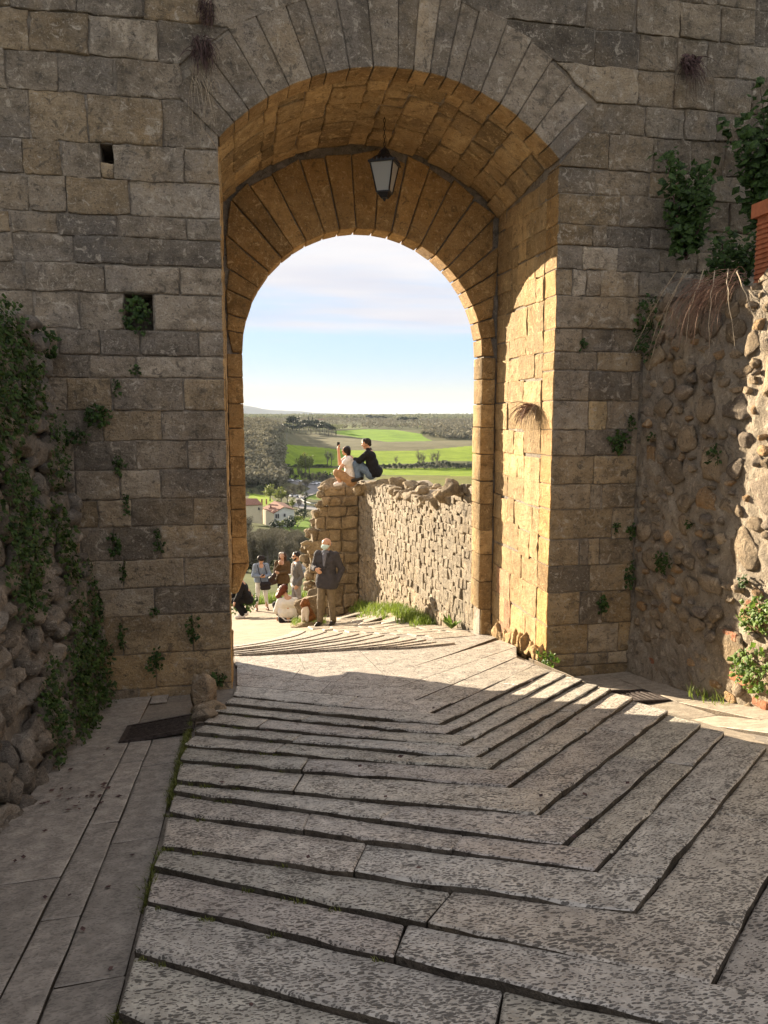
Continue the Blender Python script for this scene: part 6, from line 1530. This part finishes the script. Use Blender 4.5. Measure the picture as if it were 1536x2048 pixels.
# 7 man in white tee on the wall
p = Person(700, 18.2, 'man in white tee and tan shorts sitting on the ruined wall holding up a phone', py=966)
hc = V3(-.085, -.02, .75); Hd, fr = head(hc, (-.75, .55, .35), (.15, -.25, 1), 1.0)
A1 = [(-.03, -.16, .57), (-.20, -.22, .40), (-.30, -.12, .24)]; A2 = [(-.06, .14, .58), (-.24, .10, .44), (-.27, .05, .78)]
p.part('body', Hd+seg(hc+V3(.03, 0, -.08), (-.02, 0, .60), r=[.052, .058])+seg((0, 0, .10), (0, 0, .35), (-.03, 0, .54), r=[.13, .12, .13])+seg(*A1, r=[.052, .042, .028])+hand(A1[2], (-.3, .3, -.7), (.5, .3, 0))+seg(*A2, r=[.05, .04, .028])+hand(A2[2], (.0, 0, 1), (1, 0, 0), 1.05, .7)+seg((-.02, -.10, .10), (-.33, -.12, .27), (-.23, -.12, .02), r=[.085, .06, .042])+seg((-.02, .12, .10), (-.31, .16, .25), (-.24, .16, .02), r=[.085, .06, .042]), M_SKIN2, .0095, .018)
p.part('tee_shirt', [(V3(-.01, -.06, .46), V3(-.02, .06, .46), .150, .150), (V3(.01, -.05, .28), V3(.01, .05, .28), .142, .142), (V3(.02, -.05, .16), V3(.02, .05, .16), .148, .148), (V3(-.03, -.14, .57), V3(-.04, .13, .57), .072, .072)]+seg((-.03, -.16, .57), (-.11, -.19, .49), r=[.080, .075])+seg((-.06, .14, .58), (-.14, .12, .52), r=[.08, .075])+[('cut', (0, 0, .12), (0, 0, -1))], C_['tee'], .010, .03, .006)
p.part('shorts', [(V3(.03, -.07, .07), V3(.03, .08, .07), .150, .150)]+seg((-.02, -.10, .10), (-.30, -.12, .25), r=[.125, .098])+seg((-.02, .12, .10), (-.29, .16, .23), r=[.125, .098]), C_['tan'], .011, .03, .006)
p.part('belt', [(V3(.06, -.13, .125), V3(.06, .0, .11), .055, .06), (V3(-.05, -.15, .145), V3(.06, -.13, .125), .05, .055), ('cut', (0, 0, .10), (0, 0, -1)), ('cut', (0, 0, .135), (0, 0, 1))], C_['black'], .008, .02)
f, u, x = fr; p.part('hair', [(hc-f*.03-x*.025+u*.05, hc-f*.0+x*.025+u*.055, .086, .08), (hc-f*.08-u*.03, hc-f*.06+u*.02, .05, .06)], C_['hairdk'], .009, .02, .003)
for q_ in (-.12, .16): p.part('shoe', seg((-.22, q_, .0), (-.35, q_, -.03), r=[.05, .04]), C_['tee'])
M_PH = MB(); M_PH.box(-.30, -.235, .045, .055, .84, .965); o = tag(M_PH.build('mobile_phone', C_['phone']), 'dark mobile phone held up by the man in the white tee', 'phone'); place(o, p)
# 8 man in black jacket on the wall
p = Person(736, 18.1, 'man in black jacket and blue jeans sitting sideways on the top of the ruined wall', py=956)
hc = V3(-.035, .0, .80); Hd, fr = head(hc, (-1, -.12, -.12), (0, 0, 1), 1.02)
A1 = [(-.03, -.18, .57), (-.20, -.20, .42), (-.30, .0, .44)]; A2 = [(.0, .18, .57), (-.16, .2, .40), (-.28, .10, .42)]
p.part('body', Hd+seg(hc+V3(.03, 0, -.08), (.03, 0, .62), r=[.052, .06])+seg((.08, 0, .12), (.09, 0, .36), (.03, 0, .54), r=[.13, .13, .13])+seg(*A1, r=[.05, .04, .028])+hand(A1[2], (-.6, .5, -.1), (0, 0, -1))+seg(*A2, r=[.05, .04, .028])+hand(A2[2], (-.6, -.3, -.2), (0, 0, -1))+seg((.05, -.1, .12), (-.27, -.11, .34), (-.24, -.12, -.0), r=[.085, .06, .042])+seg((.05, .12, .12), (-.20, .14, .32), (-.16, .14, -.0), r=[.085, .06, .042]), M_SKIN2, .0095, .018)
p.part('jacket', [(V3(.05, -.08, .50), V3(.05, .08, .50), .145, .145), (V3(.10, -.08, .34), V3(.10, .08, .34), .15, .15), (V3(.13, -.08, .20), V3(.13, .08, .20), .16, .16), (V3(.17, -.09, .12), V3(.20, .09, .14), .14, .14), (V3(.22, -.08, .20), V3(.26, .08, .17), .09, .09), (V3(0, -.17, .575), V3(.02, .17, .575), .075, .075), (V3(.0, -.04, .66), V3(.04, .04, .66), .058, .058)]+seg(*A1, r=[.08, .068, .05])+seg(*A2, r=[.08, .066, .05])+[('cut', (0, 0, .03), (0, 0, -1))], C_['black'], .010, .03, .006)
p.part('jeans', [(V3(.07, -.06, .10), V3(.07, .08, .10), .135, .135)]+seg((.05, -.1, .12), (-.27, -.11, .335), (-.24, -.12, .06), r=[.11, .086, .068])+seg((.05, .12, .12), (-.20, .14, .32), (-.16, .14, .05), r=[.11, .086, .068]), C_['jeans'], .011, .025, .006)
p.part('shoe', seg((-.22, -.12, -.01), (-.36, -.13, -.05), r=[.052, .042]), C_['shoe']); p.part('shoe', seg((-.15, .14, -.01), (-.29, .14, -.05), r=[.052, .042]), C_['shoe'])
f, u, x = fr; p.part('hair', [(hc-f*.03-x*.025+u*.052, hc+f*.02+x*.025+u*.06, .088, .08), (hc+f*.055-x*.03+u*.085, hc+f*.055+x*.03+u*.085, .032, .032), (hc-f*.075-u*.02, hc-f*.06+u*.02, .045, .06)], C_['hairdk'], .009, .02, .003)
# dog beside the boulder
az = math.radians(AZD(612)); pd = at_dist(611, 1250, 15.1); M_DOGB = cloth('brown_dog_coat', (.21, .085, .03), .35, .8); M_DOGW = cloth('white_dog_coat', (.68, .62, .55), .08, .8)
d = tag(empty('dog', (pd.x, pd.y, gz(pd.x, pd.y)), -az), 'brown and white long eared dog sitting in front of the brown boulder', 'dog')
obj('body', sdf_mesh('body', seg((.02, .05, .36), (.07, .12, .24), (.12, .16, .13), r=[.07, .085, .09])+seg((-.01, .0, .40), (.0, -.01, .47), r=[.07, .06])+seg((-.01, -.01, .50), (-.045, -.06, .475), (-.075, -.10, .455), r=[.062, .042, .028])+seg((.09, .06, .14), (.02, -.02, .09), (.04, .0, .03), (-.02, -.05, .02), r=[.065, .05, .03, .026]), .010, .03, .004), M_DOGB, d, False)
obj('chest', sdf_mesh('chest', seg((.0, -.02, .36), (.01, .0, .24), r=[.066, .06])+seg((-.035, -.02, .30), (-.05, -.03, .14), (-.055, -.03, .03), (-.075, -.06, .02), r=[.045, .03, .026, .026])+seg((.035, -.03, .30), (.03, -.05, .14), (.025, -.05, .03), (.01, -.085, .02), r=[.045, .03, .026, .026])+[('cut', (0, 0, .0), (0, 0, -1))], .009, .02, .003), M_DOGW, d, False)
for q_ in (-1, 1): obj('ear', sdf_mesh('ear', seg((-.0+.045*q_, .01, .53), (.0+.065*q_, -.01, .45), (.0+.055*q_, -.015, .37), r=[.022, .034, .022]), .009, .015, .004), M_DOGB, d, False)
